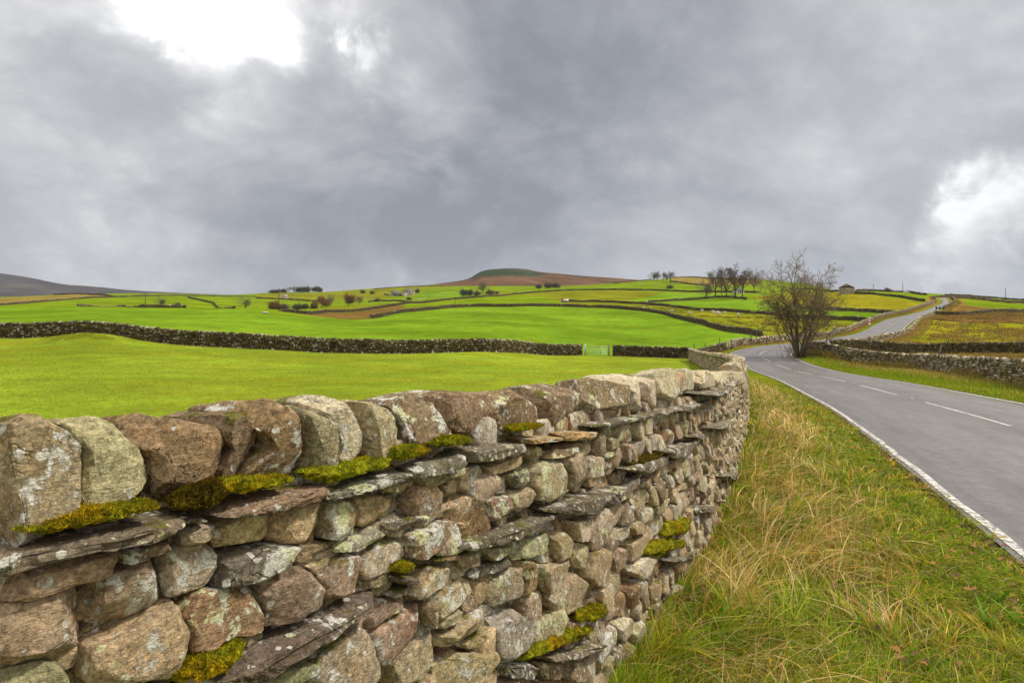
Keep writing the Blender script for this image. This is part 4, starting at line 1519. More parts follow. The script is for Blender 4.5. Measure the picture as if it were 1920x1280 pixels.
# small stones deep in the joints of the traced part, then full courses beyond it
lay_courses(-.9, CUT + .1, .0, -.045, .07, .13, .05, .08, 5, skip_taken=False)
lay_courses(-3., -.35, .0, .0, .1, .2, .08, .13, 5, skip_taken=False)
lay_courses(1.0, CUT, .0, .0, .09, .19, .075, .125, 12)
for a_ in np.arange(-.6, 10, .5):                      # pinnings under the coping
    lay_courses(a_, a_ + .5, float(TOP_H(a_ + .25)) - .02, -.055, .09, .2, .09, .12, 6, skip_taken=False, tops=1)
lay_courses(CUT, 11., .0, .0, .09, .2, .075, .13, 8, skip_taken=False)
lay_courses(11., 24., .0, .0, .12, .26, .09, .15, 4, skip_taken=False)
lay_courses(24., NWS[-1], .0, .0, .16, .32, .11, .18, 3, skip_taken=False)
lay_courses(12., 30., .1, .0, .15, .3, .09, .15, 4, side=-1, skip_taken=False, lichen=.4, gap=.88)
lay_courses(30., NWS[-1], .05, .0, .2, .42, .12, .19, 4, side=-1, skip_taken=False, lichen=.4, gap=.84)
lay_courses(-3., 12., .3, .0, .2, .4, .13, .2, 3, side=-1, skip_taken=False)

# ledge stones beyond the traced ones: three rows
n_led = 0
for rows, h0, sstart in ((B_TOP, None, 6.0), (B_MID, None, 7.0), (B_LOW, None, 4.2)):
    s = max(sstart, rows[-1, 0] + .15)
    hr = rows[-1, 1]
    while s < 30:
        w = RNG.uniform(.25, .5) * (1 if s < 12 else 1.5)
        if RNG.random() < (.92 if rows is B_TOP else .55):
            hh = hr + RNG.normal(0, .015)
            if rows is B_TOP:
                hh = float(TOP_H(s)) - .01
            poly = rnd_poly(w, RNG.uniform(.04, .065), .1) + (s + w / 2, hh)
            if n_led < 60:
                put_stone('through_stone', poly, .3, ['slate', 'slate', 'dark', 'grey'][n_led % 4], .6, .3, N=10 if s < 10 else 6, front=RNG.uniform(.02, .065), box=.3, dbox=.25, facets=5, rough=.1, fl=(.8, 1.1))
                n_led += 1
        s += w
# coping beyond the traced ones
n_c = len(COPES)
s = cope_end - .05
rest = []
while s < NWS[-1]:
    w = RNG.uniform(.12, .22) * (1 + .5 * (s > 14))
    hgt = RNG.uniform(.16, .25)
    h0 = float(TOP_H(s)) + .01
    poly = rnd_poly(w * 1.06, hgt + .03, .2) + (s + w / 2, h0 + hgt / 2 - .015)
    key = ['cream', 'olive', 'tan', 'brown', 'grey', 'cream'][RNG.integers(6)]
    if n_c < 100:
        put_stone('coping_stone', poly, RNG.uniform(.28, .38), key, RNG.uniform(.35, .75), RNG.uniform(0, .4), N=12 if s < 12 else 8, taper=.35, front=RNG.uniform(-.06, 0), box=.28, facets=10, rough=.13, fl=(.58, .95), fz=.25)
        n_c += 1
    else:
        X, Q = stone_local(poly, RNG.uniform(.34, .42), 4, box=.55, facets=6, rough=.08)
        rest.append((X, Q, key))
    s += w
cr = MB()
cr_tr = []
for X, Q, key in rest:
    W = w_pos(X[:, 0], X[:, 1], X[:, 2] - .03)
    cr.add(W - base, Q, None, np.array(STONE[key]) * RNG.uniform(.85, 1.15))
    cr_tr.append(np.tile((RNG.uniform(.35, .75), .2, RNG.random()), (len(W), 1)))
# unseen end behind the camera
o = cr.build('coping_stone', [M_STONE], wall)
add_attr(o.data, 'trait', np.concatenate(cr_tr))
tag(o, kind='stuff')
for s in np.arange(-2.6, -.55, .24):
    poly = rnd_poly(.26, .2, .2) + (s, float(TOP_H(-.5)) + .1)
    X, Q = stone_local(poly, .36, 6, box=.55, facets=6)
    pack(X, Q, X[:, 0], X[:, 1], X[:, 2] - .02, 'olive', .5, .2)
# earth and rubble filling between the two faces
ss = np.arange(-3., NWS[-1], .25)
tt = np.array([float(TOP_H(a)) for a in ss]) + .06
rows = []
for hf, d in ((0, -.10), (1, -.10), (1, -.36), (0, -.40)):
    hh = tt * hf
    rows.append(w_pos(ss, hh, np.full_like(ss, d) + (BATTER * hh * (2 if d < -.3 else 0))))
V = np.stack(rows, 1).reshape(-1, 3) - base
i = (np.arange(len(ss) - 1)[:, None] * 4 + np.arange(3)[None, :]).ravel()
pk.add(V, np.stack([i, i + 1, i + 5, i + 4], 1)[:, ::-1], None, (.035, .027, .018))
pk_tr.append(np.tile((0., 0., .5), (len(V), 1)))
o = pk.build('wall_stone', [M_STONE], wall)
add_attr(o.data, 'trait', np.concatenate(pk_tr))
o.data.set_sharp_from_angle(angle=math.radians(34))
tag(o, 'small and more distant stones of the wall body', kind='stuff')

# ---- moss
for poly, lab in MOSS:
    q = w_pick(poly, .04)
    c = q.mean(0)
    q = c + (q - c) * np.array([1.0, 1.0])
    th_ = np.arctan2(q[:, 1] - c[1], q[:, 0] - c[0])
    q = c + (q - c) * (1 + RNG.normal(0, .10, (len(q), 1)))
    q = c + (q - c) * np.array([.97, .78])
    X, Q = stone_local(q, .09, 22, box=.8, facets=0, rough=.42)
    n = fbm(X / .018 + 5, 3)
    X[:, 1] += n * .008
    d = X[:, 2] + .045
    W = w_pos(X[:, 0], X[:, 1], d)
    dark = lab and 'dark brown' in lab
    tintc = np.array((.30, .22, .35)) if dark else np.array((1, 1, 1.)) * RNG.uniform(.7, 1.15)
    mb = MB()
    mb.add(W, Q, None, tintc)
    # leafy tips
    vv = W[Q]
    fn = np.cross(vv[:, 1] - vv[:, 0], vv[:, 3] - vv[:, 0])
    ar = np.linalg.norm(fn, axis=1)
    fn /= ar[:, None] + 1e-12
    ok = (fn[:, 2] > -.3)
    nt = int(min(6000, ar[ok].sum() * 260000))
    k = RNG.choice(np.where(ok)[0], nt, p=ar[ok] / ar[ok].sum())
    u = RNG.random((nt, 2))
    p = vv[k, 0] + (vv[k, 1] - vv[k, 0]) * u[:, :1] + (vv[k, 3] - vv[k, 0]) * u[:, 1:]
    dirn = fn[k] + RNG.normal(0, .5, (nt, 3)) + (0, 0, .4)
    dirn /= np.linalg.norm(dirn, axis=1)[:, None]
    side = np.cross(dirn, RNG.normal(size=(nt, 3)))
    side /= np.linalg.norm(side, axis=1)[:, None]
    L = RNG.uniform(.004, .010, nt)[:, None]
    wd = RNG.uniform(.0008, .0017, nt)[:, None]
    T = np.stack([p - side * wd, p + side * wd, p + dirn * L], 1).reshape(-1, 3)
    tc = (tintc * RNG.uniform(.7, 1.5, nt)[:, None]).repeat(3, 0)
    mb.add(T, None, np.arange(nt * 3).reshape(-1, 3), tc)
    mb.v = [a - base for a in mb.v]
    o = mb.build('moss', [M_MOSS], wall)
    if lab:
        tag(o, lab)
# ------------------------------------------------------------------ the other dry stone walls
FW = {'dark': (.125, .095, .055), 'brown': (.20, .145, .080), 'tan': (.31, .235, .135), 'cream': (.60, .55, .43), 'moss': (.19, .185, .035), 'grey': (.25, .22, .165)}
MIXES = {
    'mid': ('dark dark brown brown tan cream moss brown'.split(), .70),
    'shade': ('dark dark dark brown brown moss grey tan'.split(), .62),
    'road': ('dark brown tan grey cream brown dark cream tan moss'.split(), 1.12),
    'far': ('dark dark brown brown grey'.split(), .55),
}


def fw_line(P, step=.4):
    P = np.asarray(P, float)
    L, s = resample(P, step)
    k = max(3, int(2.4 / step) | 1)
    if len(L) > 3 * k:                              # soften the corners a little
        Lp = np.pad(L, ((k // 2, k // 2), (0, 0)), mode='edge')
        L = np.stack([np.convolve(Lp[:, i], np.ones(k) / k, 'valid') for i in (0, 1)], 1)
    T = np.gradient(L, axis=0)
    T /= np.linalg.norm(T, axis=1)[:, None] + 1e-9
    s = np.concatenate([[0], np.cumsum(np.linalg.norm(np.diff(L, axis=0), axis=1))])
    Z = ground_z(L[:, 0], L[:, 1])
    kz = np.ones(5) / 5
    Z = np.convolve(np.pad(Z, 2, mode='edge'), kz, 'valid')
    return s, L, np.stack([T[:, 1], -T[:, 0]], 1), Z


def blocks(s, L, N, Z, cs, cw, h0, h1, w, th, keys, gain, n=2, rough=.12):
    """solid stones at along cs, width cw, heights h0..h1"""
    V0, Q0 = cube_sphere(n)
    B = np.sign(V0) * np.abs(V0) ** .55
    B /= np.abs(B).max(0)
    m = len(cs)
    J = B[None] * (1 + RNG.normal(0, rough, (m, len(B), 3)))
    a = cs[:, None] + J[:, :, 0] * cw[:, None] / 2
    hh = ((h0 + h1) / 2)[:, None] + J[:, :, 2] * ((h1 - h0) / 2)[:, None]
    sh = RNG.normal(0, .025, m)
    o = J[:, :, 1] * (th / 2 - .07 * hh) + sh[:, None]
    x = np.interp(a, s, L[:, 0]) + np.interp(a, s, N[:, 0]) * o
    y = np.interp(a, s, L[:, 1]) + np.interp(a, s, N[:, 1]) * o
    z = np.interp(a, s, Z) + hh
    V = np.stack([x, y, z], 2).reshape(-1, 3)
    Q = (Q0[None] + (np.arange(m) * len(V0))[:, None, None]).reshape(-1, 4)
    pal = np.array([FW[k] for k in keys])
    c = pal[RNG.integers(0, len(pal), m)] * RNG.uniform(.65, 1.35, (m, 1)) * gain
    return V, Q, c.repeat(len(V0), 0)


def field_wall(P, label, mix='far', height=1.25, size=.3, parts=False, n=2, thick=.55, group=None, cope=True, name='stone_wall', hvar=0.):
    s, L, N, Z = fw_line(P)
    keys, gain = MIXES[mix]
    b0 = np.array([L[len(L) // 2, 0], L[len(L) // 2, 1], Z[len(L) // 2]])
    body, top = MB(), MB()
    ch = size * .62
    hb = height - size * .75 if cope else height
    rows = max(2, int(round(hb / ch)))
    ch = hb / rows
    for r in range(rows):
        k = int(s[-1] / (size * .95)) + 1
        w_ = RNG.uniform(.6, 1.4, k)
        w_ *= s[-1] / w_.sum()
        cs = np.cumsum(w_) - w_ / 2
        low = hvar * fbm2(cs, cs * 0, .12, 2, 9.)
        keep = r * ch + ch < hb + low + .02
        cs, w_ = cs[keep], w_[keep]
        h0 = np.full(len(cs), r * ch - (.25 if r == 0 else 0.)) - .01
        h1 = np.full(len(cs), (r + 1) * ch) + .01 + RNG.normal(0, .02, len(cs))
        V, Q, c = blocks(s, L, N, Z, cs, w_ * (.96 if parts else 1.02), h0 + (.012 if parts else 0), h1 - (.012 if parts else 0), size, thick, keys, gain, n)
        body.add(V - b0, Q, None, c)
    if parts:                                          # dark rubble inside, seen only in the joints
        k = int(s[-1] / .8) + 1
        e = np.linspace(0, s[-1], k + 1)
        V, Q, c = blocks(s, L, N, Z, (e[1:] + e[:-1]) / 2, np.diff(e) * 1.2, np.full(k, -.3), np.full(k, hb * (.98 - .4 * hvar)), size, thick * .62, ['dark'], .28, 2, .02)
        body.add(V - b0, Q, None, c)
    tgt = top if parts else body
    if cope:
        k = int(s[-1] / (size * .72)) + 1
        w_ = RNG.uniform(.6, 1.4, k)
        w_ *= s[-1] / w_.sum()
        cs = np.cumsum(w_) - w_ / 2
        low = hvar * np.minimum(fbm2(cs, cs * 0, .12, 2, 9.), 0)
        h0 = hb - .03 + low
        h1 = hb + size * .75 * RNG.uniform(.6, 1.35, len(cs)) + low
        V, Q, c = blocks(s, L, N, Z, cs, w_ * 1.1, h0, h1, size, thick * .95, keys + ['cream', 'grey'] if mix != 'far' else keys, gain * 1.1, n, .16)
        tgt.add(V - b0, Q, None, c)
    if parts:
        root = empty(name, b0, label, 'wall', group)
        o1 = body.build('stonework', [M_FARSTONE], root)
        o2 = top.build('coping', [M_FARSTONE], root)
        for o in (o1, o2):
            add_attr(o.data, 'trait', np.tile((.45 if mix == 'road' else .28, .2, .3), (len(o.data.vertices), 1)))
        root['kind'] = 'thing'
        return root
    o = body.build(name, [M_FARSTONE], loc=b0)
    add_attr(o.data, 'trait', np.tile((.15, .15, .3), (len(o.data.vertices), 1)))
    return tag(o, label, 'wall', group, 'thing')


field_wall(MIDWALL_A, 'long brown dry stone wall across the field, from the left edge to the metal gate', 'mid', 1.38, .24, True)
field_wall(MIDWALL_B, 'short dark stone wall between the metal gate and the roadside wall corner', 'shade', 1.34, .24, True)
_rw = np.array([((p - CX) / F * Y, Y) for p, Y in [(1306, 66.6), (1330, 69), (1362, 72.6)]])
field_wall(_rw, 'short bank of roadside wall left of the pale gate post', 'mid', 1.1, .26, True, hvar=.2)


def off_road(y0, y1, off, n=60):
    k = np.where((RP[:, 1] > y0) & (RP[:, 1] < y1))[0]
    k = k[np.linspace(0, len(k) - 1, n).astype(int)]
    o = off(RP[k, 1]) if callable(off) else off
    return RP[k] + RN[k] * np.reshape(o, (-1, 1))


_l = np.vstack([[((1371 - CX) / F * 73.6, 73.6)], off_road(74, 246, lambda y: -np.interp(y, [74, 90, 120, 150, 246], [6.2, 6.4, 6.0, 7.6, 3.6]))])
field_wall(_l, 'weathered wall climbing the hill left of the road, past the red warning sign', 'road', 1.15, .3, True, hvar=.3)
_r = off_road(80, 192, lambda y: np.interp(y, [80, 100, 140, 192], [5.0, 4.8, 4.8, 3.6]))
field_wall(_r, 'low wall along the right side of the hill road, below the moor', 'road', 1.0, .3, True, hvar=.3)
field_wall(off_road(205, 330, 3.2), 'crumbling wall on the right side of the road near the brow', 'mid', 1.1, .35, False, hvar=.4)
field_wall(off_road(248, 330, -3.6), 'crumbling wall on the left of the road at the brow of the hill', 'mid', 1.1, .35, False, hvar=.4)
FRONT = pxY([(1512, 63.5), (1540, 62), (1600, 57.5), (1650, 53.5), (1700, 48.5), (1750, 43.5), (1800, 37.5), (1860, 31.5), (1920, 26.8), (2010, 22.5), (2150, 18.5), (2300, 16)])
field_wall(FRONT, 'pale speckled stone wall behind the right-hand verge, nearest the road', 'road', 1.42, .23, True)
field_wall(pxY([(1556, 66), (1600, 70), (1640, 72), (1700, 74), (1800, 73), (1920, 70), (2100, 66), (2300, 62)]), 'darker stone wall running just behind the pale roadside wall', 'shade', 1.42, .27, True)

FARW = [
    (W2, 'dark wall along the far edge of the bright green field', .30, (300,)),
    (W3, 'brown wall rising from the rough hollow over the hillside', .42, None),
    ([(1052, 566.5, 220, 400), (1110, 566, 220, 400), (1160, 567.5, 220, 400), (1200, 570, 220, 400), (1250, 575, 190, 400), (1300, 580, 180, 400), (1380, 586, 150, 400), (1480, 593, 130, 300), (1560, 598, 120, 300), (1626, 602, 110, 250)], 'wall between the sheep pasture and the bright green strip', .36, None),
    ([(1216, 567, 230, 400), (1260, 564, 230, 400), (1320, 560, 240, 400), (1345, 557.5, 240, 450), (1372, 558, 240, 450), (1400, 562, 220, 400)], 'wall under the row of tall trees', .45, None),
    ([(960, 552.5, 300, 700), (1010, 548, 300, 700), (1080, 544.5, 300, 800), (1160, 543.8, 300, 800), (1250, 545.5, 300, 800), (1340, 548, 300, 700), (1420, 549.5, 280, 600)], 'long wall halfway up the green hill', .6, None),
    ([(1262, 519.5, 500, 1000), (1300, 520, 500, 1000), (1340, 523, 500, 1000), (1420, 524.5, 500, 1000)], 'wall along the skyline right of the hilltop copse', .8, None),
    ([(1256, 528, 500, 1000), (1290, 532.5, 450, 1000), (1330, 536, 450, 1000)], 'wall slanting below the hilltop copse', .7, None),
    ([(1150, 531.5, 500, 1100), (1185, 528.5, 500, 1000), (1222, 524.5, 600, 1000)], 'wall climbing to the hilltop copse from the moor', .8, None),
    ([(1604, 546.5, 250, 400), (1640, 546, 280, 420), (1700, 549, 280, 420), (1738, 554, 260, 420)], 'wall on the skyline right of the barn', .5, None),
    ([(1480, 541.5, 330, 500), (1530, 543, 300, 450), (1572, 547, 260, 400)], 'wall along the crest left of the barn', .5, None),
    ([(1600, 551, 250, 400), (1640, 553, 250, 400), (1690, 558.5, 230, 400), (1735, 566, 200, 400)], 'wall falling from the barn to the road', .42, None),
    ([(1480, 574.5, 170, 400), (1530, 580, 170, 400), (1580, 583.5, 160, 350), (1640, 586, 150, 300), (1680, 588.5, 140, 300)], 'thick dark wall above the narrow green strip', .38, None),
    ([(1752, 588.5, 165, 400), (1800, 591, 150, 350), (1840, 588.5, 160, 350), (1880, 585.5, 160, 350), (1925, 584.5, 160, 350), (2100, 584, 160, 400)], 'wall along the far edge of the moor, right of the chevron sign', .38, None),
    ([(1772, 555.5, 280, 500), (1830, 556.5, 280, 500), (1880, 560.5, 280, 500), (1925, 564, 300, 500), (2100, 568, 300, 500)], 'wall along the crest of the far right-hand field', .5, None),
    ([(-120, 573, 250, 700), (0, 572, 250, 700), (60, 567.5, 300, 800), (120, 562.5, 300, 800), (200, 558, 350, 900), (280, 555.5, 350, 900), (350, 554.5, 350, 900), (480, 556.5, 350, 900)], 'long wall below the pale tan field at far left', .62, None),
    ([(100, 553, 400, 800), (150, 551.8, 400, 800), (190, 553.8, 400, 800), (212, 557, 350, 800)], 'wall over the top of the pale tan field', .75, None),
    ([(145, 576, 190, 400), (230, 576.2, 190, 400), (270, 577.5, 190, 400), (350, 579, 190, 400)], 'low wall just beyond the crest of the left field', .42, None),
    ([(352, 558, 300, 900), (400, 569, 280, 700), (440, 581, 200, 500)], 'wall falling diagonally to the bare tree on the left', .5, None),
    ([(690, 566.5, 300, 600), (715, 564.5, 300, 600), (745, 564.5, 300, 600), (782, 568, 220, 500)], 'short arched wall below the farm', .5, None),
    ([(480, 559.5, 500, 900), (540, 562, 450, 900), (600, 566, 400, 900)], 'thin wall beneath the small hut', .7, None),
    ([(700, 543, 600, 1200), (760, 538, 600, 1200), (830, 531, 800, 1300)], 'wall along the skyline above the farm', .9, None),
    ([(720, 552.5, 500, 1000), (755, 555.5, 450, 1000)], 'little wall left of the farmhouse', .7, None),
]
for P_, lab, size, extra in FARW:
    P2 = hits(P_)[:, :2] if not isinstance(P_, np.ndarray) else P_
    Ym = float(np.mean(P2[:, 1]))
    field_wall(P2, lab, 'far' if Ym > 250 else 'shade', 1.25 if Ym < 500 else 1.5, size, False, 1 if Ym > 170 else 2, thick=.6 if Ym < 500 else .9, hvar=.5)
# ------------------------------------------------------------------ trees
t = NT('bark')
P = t.obj()
f = t.ramp(t.noise(t.scale(P, (4, 4, 1)), 3., 5., .7), .3, .7, .6, 1.4)
sc = t.n('ShaderNodeVectorMath', operation='SCALE')
t.val(sc.inputs[0], t.attr())
t.val(sc.inputs['Scale'], f)
M_BARK = t.done(sc.outputs[0], .9, t.bump(t.noise(t.scale(P, (6, 6, 1)), 8., 4., .7), .6, .03), .15)
t = NT('leaf')
M_LEAF = t.done(t.attr(), .75, None, .2)


def grow(rng, stems, levels, seg=5, wob=.16, up=.10, minr=.012):
    """stems: list of (base, direction, length, radius); returns tubes per level and twig ends"""
    tubes = []
    todo = [(np.array(b, float), np.array(d, float) / np.linalg.norm(d), L, r, 0) for b, d, L, r in stems]
    while todo:
        p, d, L, r, lv = todo.pop()
        nl = levels[lv]
        pts, rad = [p], [r]
        n = seg if lv < 2 else max(2, seg - lv)
        dd = d.copy()
        for i in range(n):
            dd = dd + rng.normal(0, nl.get('wob', wob), 3) + (0, 0, nl.get('up', up))
            dd /= np.linalg.norm(dd)
            p = p + dd * L / n
            pts.append(p)
            rad.append(max(minr, r * (1 - (i + 1) / n * nl.get('taper', .72))))
        pts = np.array(pts)
        tubes.append((pts, np.array(rad), lv))
        if lv + 1 < len(levels):
            ch = levels[lv + 1]
            m = rng.integers(ch['n'][0], ch['n'][1] + 1)
            ts = ch.get('from', .25) + (1 - ch.get('from', .25)) * (np.arange(m) + rng.random(m)) / m
            az = rng.uniform(0, 6.28)
            for q in ts:
                x = q * n
                i = min(int(x), n - 1)
                b = pts[i] + (pts[i + 1] - pts[i]) * (x - i)
                ax = pts[i + 1] - pts[i]
                ax /= np.linalg.norm(ax)
                az += 2.4 + rng.normal(0, .5)
                u = np.cross(ax, (.3, .2, 1.))
                u /= np.linalg.norm(u) + 1e-9
                w_ = np.cross(ax, u)
                a = math.radians(rng.uniform(*ch['ang']))
                cd = ax * math.cos(a) + (u * math.cos(az) + w_ * math.sin(az)) * math.sin(a)
                cl = L * rng.uniform(*ch['len']) * (1 - .45 * q if lv == 0 else 1 - .3 * q)
                rr = (rad[i] + (rad[i + 1] - rad[i]) * (x - i)) * rng.uniform(.45, .65)
                todo.append((b, cd, cl, max(minr, rr), lv + 1))
    return tubes


def leaf_cards(rng, centres, k, size, cols, spread):
    """small folded leaves scattered round the twig ends"""
    n = len(centres) * k
    c = np.repeat(centres, k, 0) + rng.normal(0, spread, (n, 3))
    a = rng.normal(size=(n, 3))
    a /= np.linalg.norm(a, axis=1)[:, None]
    b = np.cross(a, rng.normal(size=(n, 3)))
    b /= np.linalg.norm(b, axis=1)[:, None]
    s = size * rng.uniform(.6, 1.4, n)[:, None]
    nrm = np.cross(a, b)
    V = np.stack([c - a * s, c + b * s * .55 + nrm * s * .2, c + a * s, c - b * s * .55 + nrm * s * .2], 1).reshape(-1, 3)
    q = np.arange(n * 4).reshape(-1, 4)
    cc = np.array(cols)[rng.integers(0, len(cols), n)] * rng.uniform(.6, 1.4, (n, 1))
    return V, q, cc.repeat(4, 0)


def make_tree(name, label, cat, tubes, tlevels, bark, twig, leaves=None, minsides=3, group=None, loc=(0, 0, 0)):
    root = empty(name, loc, label, cat, group)
    tr, cr = MB(), MB()
    for pts, rad, lv in tubes:
        if lv < tlevels:
            tr.tube(pts, rad, 7 if lv == 0 else 5, np.array(bark) * RNG.uniform(.85, 1.15))
        else:
            cr.tube(pts, rad, minsides, np.array(twig) * RNG.uniform(.7, 1.3), cap=False)
    tr.build('trunk', [M_BARK], root)
    c = cr.build('crown', [M_BARK], root)
    if leaves is not None:
        lm = MB()
        lm.add(leaves[0], leaves[1], None, leaves[2])
        lm.build('leaves', [M_LEAF], root, smooth_shade=False)
    return root


# ---- the big roadside tree: several stems from one stool, round open crown
tx, ty, tz = at(1500, 60.6)
rng = np.random.default_rng(21)
stems = []
for k, (az, lean, L, r) in enumerate([(-30, 3, 9.6, .24), (95, 13, 8.9, .19), (262, 15, 8.6, .17), (180, 14, 7.6, .14), (30, 14, 7.4, .11), (275, 22, 6.4, .09), (85, 24, 6.4, .09)]):
    a, l = math.radians(az), math.radians(lean)
    stems.append(((.28 * math.sin(a), .28 * math.cos(a), -.15), (math.sin(l) * math.sin(a), math.sin(l) * math.cos(a), math.cos(l)), L, r))
lv = [dict(wob=.07, up=.03, taper=.9), dict(n=(10, 13), ang=(36, 66), len=(.36, .60), wob=.12, up=.06, **{'from': .18}), dict(n=(6, 8), ang=(25, 58), len=(.36, .62), up=.06, **{'from': .15}),
      dict(n=(6, 7), ang=(22, 58), len=(.36, .66), up=.05, **{'from': .12}), dict(n=(1, 2), ang=(20, 50), len=(.45, .8), up=.05, **{'from': .2})]
tubes = grow(rng, stems, lv, 6, .13, .05, .011)
# suckers and bramble stems round the foot
for _ in range(90):
    a = rng.uniform(0, 6.28)
    b = (rng.normal(0, .8), rng.normal(0, .5), -.1)
    d = np.array([math.sin(a) * .55, math.cos(a) * .55, 1.1])
    tubes += grow(rng, [(b, d, rng.uniform(.7, 2.2), .016)], [dict(wob=.14, up=.0, taper=.6), dict(n=(3, 5), ang=(20, 55), len=(.25, .5), **{'from': .3})], 4, .12, .02, .008)
ends = np.array([t_[0][-1] for t_ in tubes if t_[2] == 3])
wt = np.exp(-((ends[:, 2] - 4.8) / 2.0) ** 2) * (.25 + 1.3 * (ends[:, 0] < -.9)) + .05
sel = ends[rng.random(len(ends)) < np.clip(wt * .6, 0, .9)]
leaves = leaf_cards(rng, sel, 3, .07, [(.085, .040, .020), (.13, .055, .025), (.10, .070, .020), (.06, .035, .02)], .10)
make_tree('roadside_tree', 'large almost bare tree with many stems on the tip of the verge at the bend', 'tree', tubes, 2, (.135, .112, .066), (.25, .185, .11), leaves, 3, None, (tx, ty, tz))


# ---- kinds for the distance
def bare(seed, H, W, leafy=None, trunk=.28, dens=1., tw=(.085, .075, .06), minr=.02, group=None):
    rng = np.random.default_rng(seed)
    st = [((0, 0, -.2), (rng.normal(0, .06), rng.normal(0, .06), 1), H * .80, H * .020)]
    if trunk < .15:                                  # bushes break from the ground
        st += [((rng.normal(0, W * .12), rng.normal(0, W * .12), -.1), (rng.normal(0, .5), rng.normal(0, .5), .8), H * rng.uniform(.5, .75), H * .014) for _ in range(5)]
    st += [((0, 0, H * trunk * .6), (rng.normal(0, .5), rng.normal(0, .5), 1.0), H * .55, H * .013) for _ in range(2)]
    L = [dict(wob=.06, up=.04, taper=.85), dict(n=(int(11 * dens), int(13 * dens)), ang=(32, 66), len=(.34 * W / H * 1.6, .52 * W / H * 1.6), up=.10, **{'from': trunk}),
         dict(n=(6, 8), ang=(24, 56), len=(.36, .60), up=.08, **{'from': .2}), dict(n=(5, 6), ang=(22, 55), len=(.4, .62), up=.06, **{'from': .2})]
    tb = grow(rng, st, L, 5, .13, .06, minr)
    lf = None
    if leafy:
        cols, k, size, frac, spread = leafy
        e = np.array([q[0][-1] for q in tb if q[2] == 3] + [q[0][1] for q in tb if q[2] == 3])
        e = e[rng.random(len(e)) < frac]
        lf = leaf_cards(rng, e, k, size, cols, spread)
    return tb, lf


RUSSET = [(.26, .10, .035), (.21, .10, .04), (.28, .14, .04)]
BROWNL = [(.13, .075, .030), (.11, .07, .03), (.09, .055, .025)]
ORANGE = [(.26, .13, .025), (.22, .11, .03), (.16, .10, .03)]
DARKG = [(.07, .085, .045), (.085, .10, .05), (.11, .105, .06)]
KIND = {}


def kind_tree(key, label, name='bare_tree'):
    """first use builds the kind, later uses copy it"""
    return KIND[key]


PROTO = {
    'bareA': lambda: ('bare_tree', bare(31, 14., 11., None, .3, 1.15, minr=.03)),
    'bareB': lambda: ('bare_tree', bare(32, 14., 10., None, .34, 1.1, minr=.028)),
    'bareC': lambda: ('bare_tree', bare(36, 14., 18., None, .16, 1.3, minr=.035)),
    'brownleaf': lambda: ('leafy_tree', bare(33, 14., 8.5, (BROWNL, 2, .14, .34, .3), .32)),
    'russet': lambda: ('russet_tree', bare(34, 8., 11., (RUSSET, 3, .20, .7, .35), .2, minr=.03)),
    'dark': lambda: ('evergreen_tree', bare(35, 10., 14., (DARKG, 2, .20, .8, .55), .12, minr=.035)),
    'orange': lambda: ('autumn_bush', bare(37, 5., 10., (ORANGE, 4, .20, .9, .35), .05, minr=.03)),
    'grey': lambda: ('bare_bush', bare(38, 5., 11., (BROWNL, 2, .12, .3, .25), .05, minr=.035)),
}
BARKC = {'bareA': (.075, .068, .055), 'russet': (.10, .07, .05)}


def plant(key, px, pbase, ptop, label, dmin, dmax, cat='tree', group=None, Y=None, wx=1.):
    if Y is None:
        x, Y, z = hit(px, pbase, dmin, dmax)
    else:
        x, Y, z = at(px, Y)
    H = (pbase - ptop) / F * Y
    if key not in KIND:
        nm, (tb, lf) = PROTO[key]()
        r = make_tree(nm, label, cat, tb, 2, BARKC.get(key, (.105, .09, .07)), (.18, .148, .112), lf, 3, group)
        KIND[key] = (r, max(q[0][:, 2].max() for q in tb))
    else:
        r = copy_tree(KIND[key][0])
    k = H / KIND[key][1]
    r.location = (x, Y, z - .1)
    wx = wx * (1.18 if key in ('dark', 'grey', 'orange', 'russet', 'bareC') else 1.05)
    r.scale = (k * wx, k * wx, k)
    r.rotation_euler = (0, 0, RNG.uniform(0, 6.28))
    tag(r, label, cat, group)
    return r


G1, G2, G3, G4 = 'tall trees in a row on the wall', 'trees of the hilltop copse', 'trees of the dark plantation on the skyline', 'autumn trees in the dip'
plant('bareA', 1341, 557, 501, 'tall bare tree with a rounded top, second from the left in the row', 240, 400, group=G1)
plant('bareC', 1324, 561, 520, 'shorter spreading tree at the left end of the row by the wall', 230, 400, group=G1, wx=.75)
plant('bareB', 1363, 557, 497, 'tall thin bare tree in the middle of the row', 240, 400, group=G1)
plant('brownleaf', 1379, 557, 492, 'tallest tree of the row, still holding brown leaves', 240, 400, group=G1, wx=1.1)
plant('brownleaf', 1392, 559.5, 505, 'brown leaved tree at the right end of the row', 240, 400, group=G1)
plant('bareB', 1354, 555, 522, 'small bare tree tucked between taller ones in the row', 260, 420, group=G1, wx=.9)
plant('bareC', 1414, 545, 503, 'grey bare tree seen left of the large roadside tree', 300, 500, group=G1, wx=.8)
plant('grey', 1255.5, 541.5, 531, 'lone dark bush on the green hill below the copse', 400, 800, 'bush')
for i, (px, b, tp, kk, wx) in enumerate([(1226, 527.5, 508.5, 'bareC', 1.), (1233, 528.2, 506, 'bareA', 1.15), (1243, 528.5, 508, 'bareB', 1.1), (1250, 528, 508.5, 'bareC', .8), (1257, 528.5, 506.5, 'bareA', 1.15)]):
    plant(kk, px, b, tp, ['leftmost bare tree of the hilltop copse', 'second bare tree from the left in the hilltop copse', 'middle bare tree of the hilltop copse', 'fourth bare tree from the left in the hilltop copse', 'rightmost bare tree of the hilltop copse'][i], 600, 1000, group=G2, wx=wx)
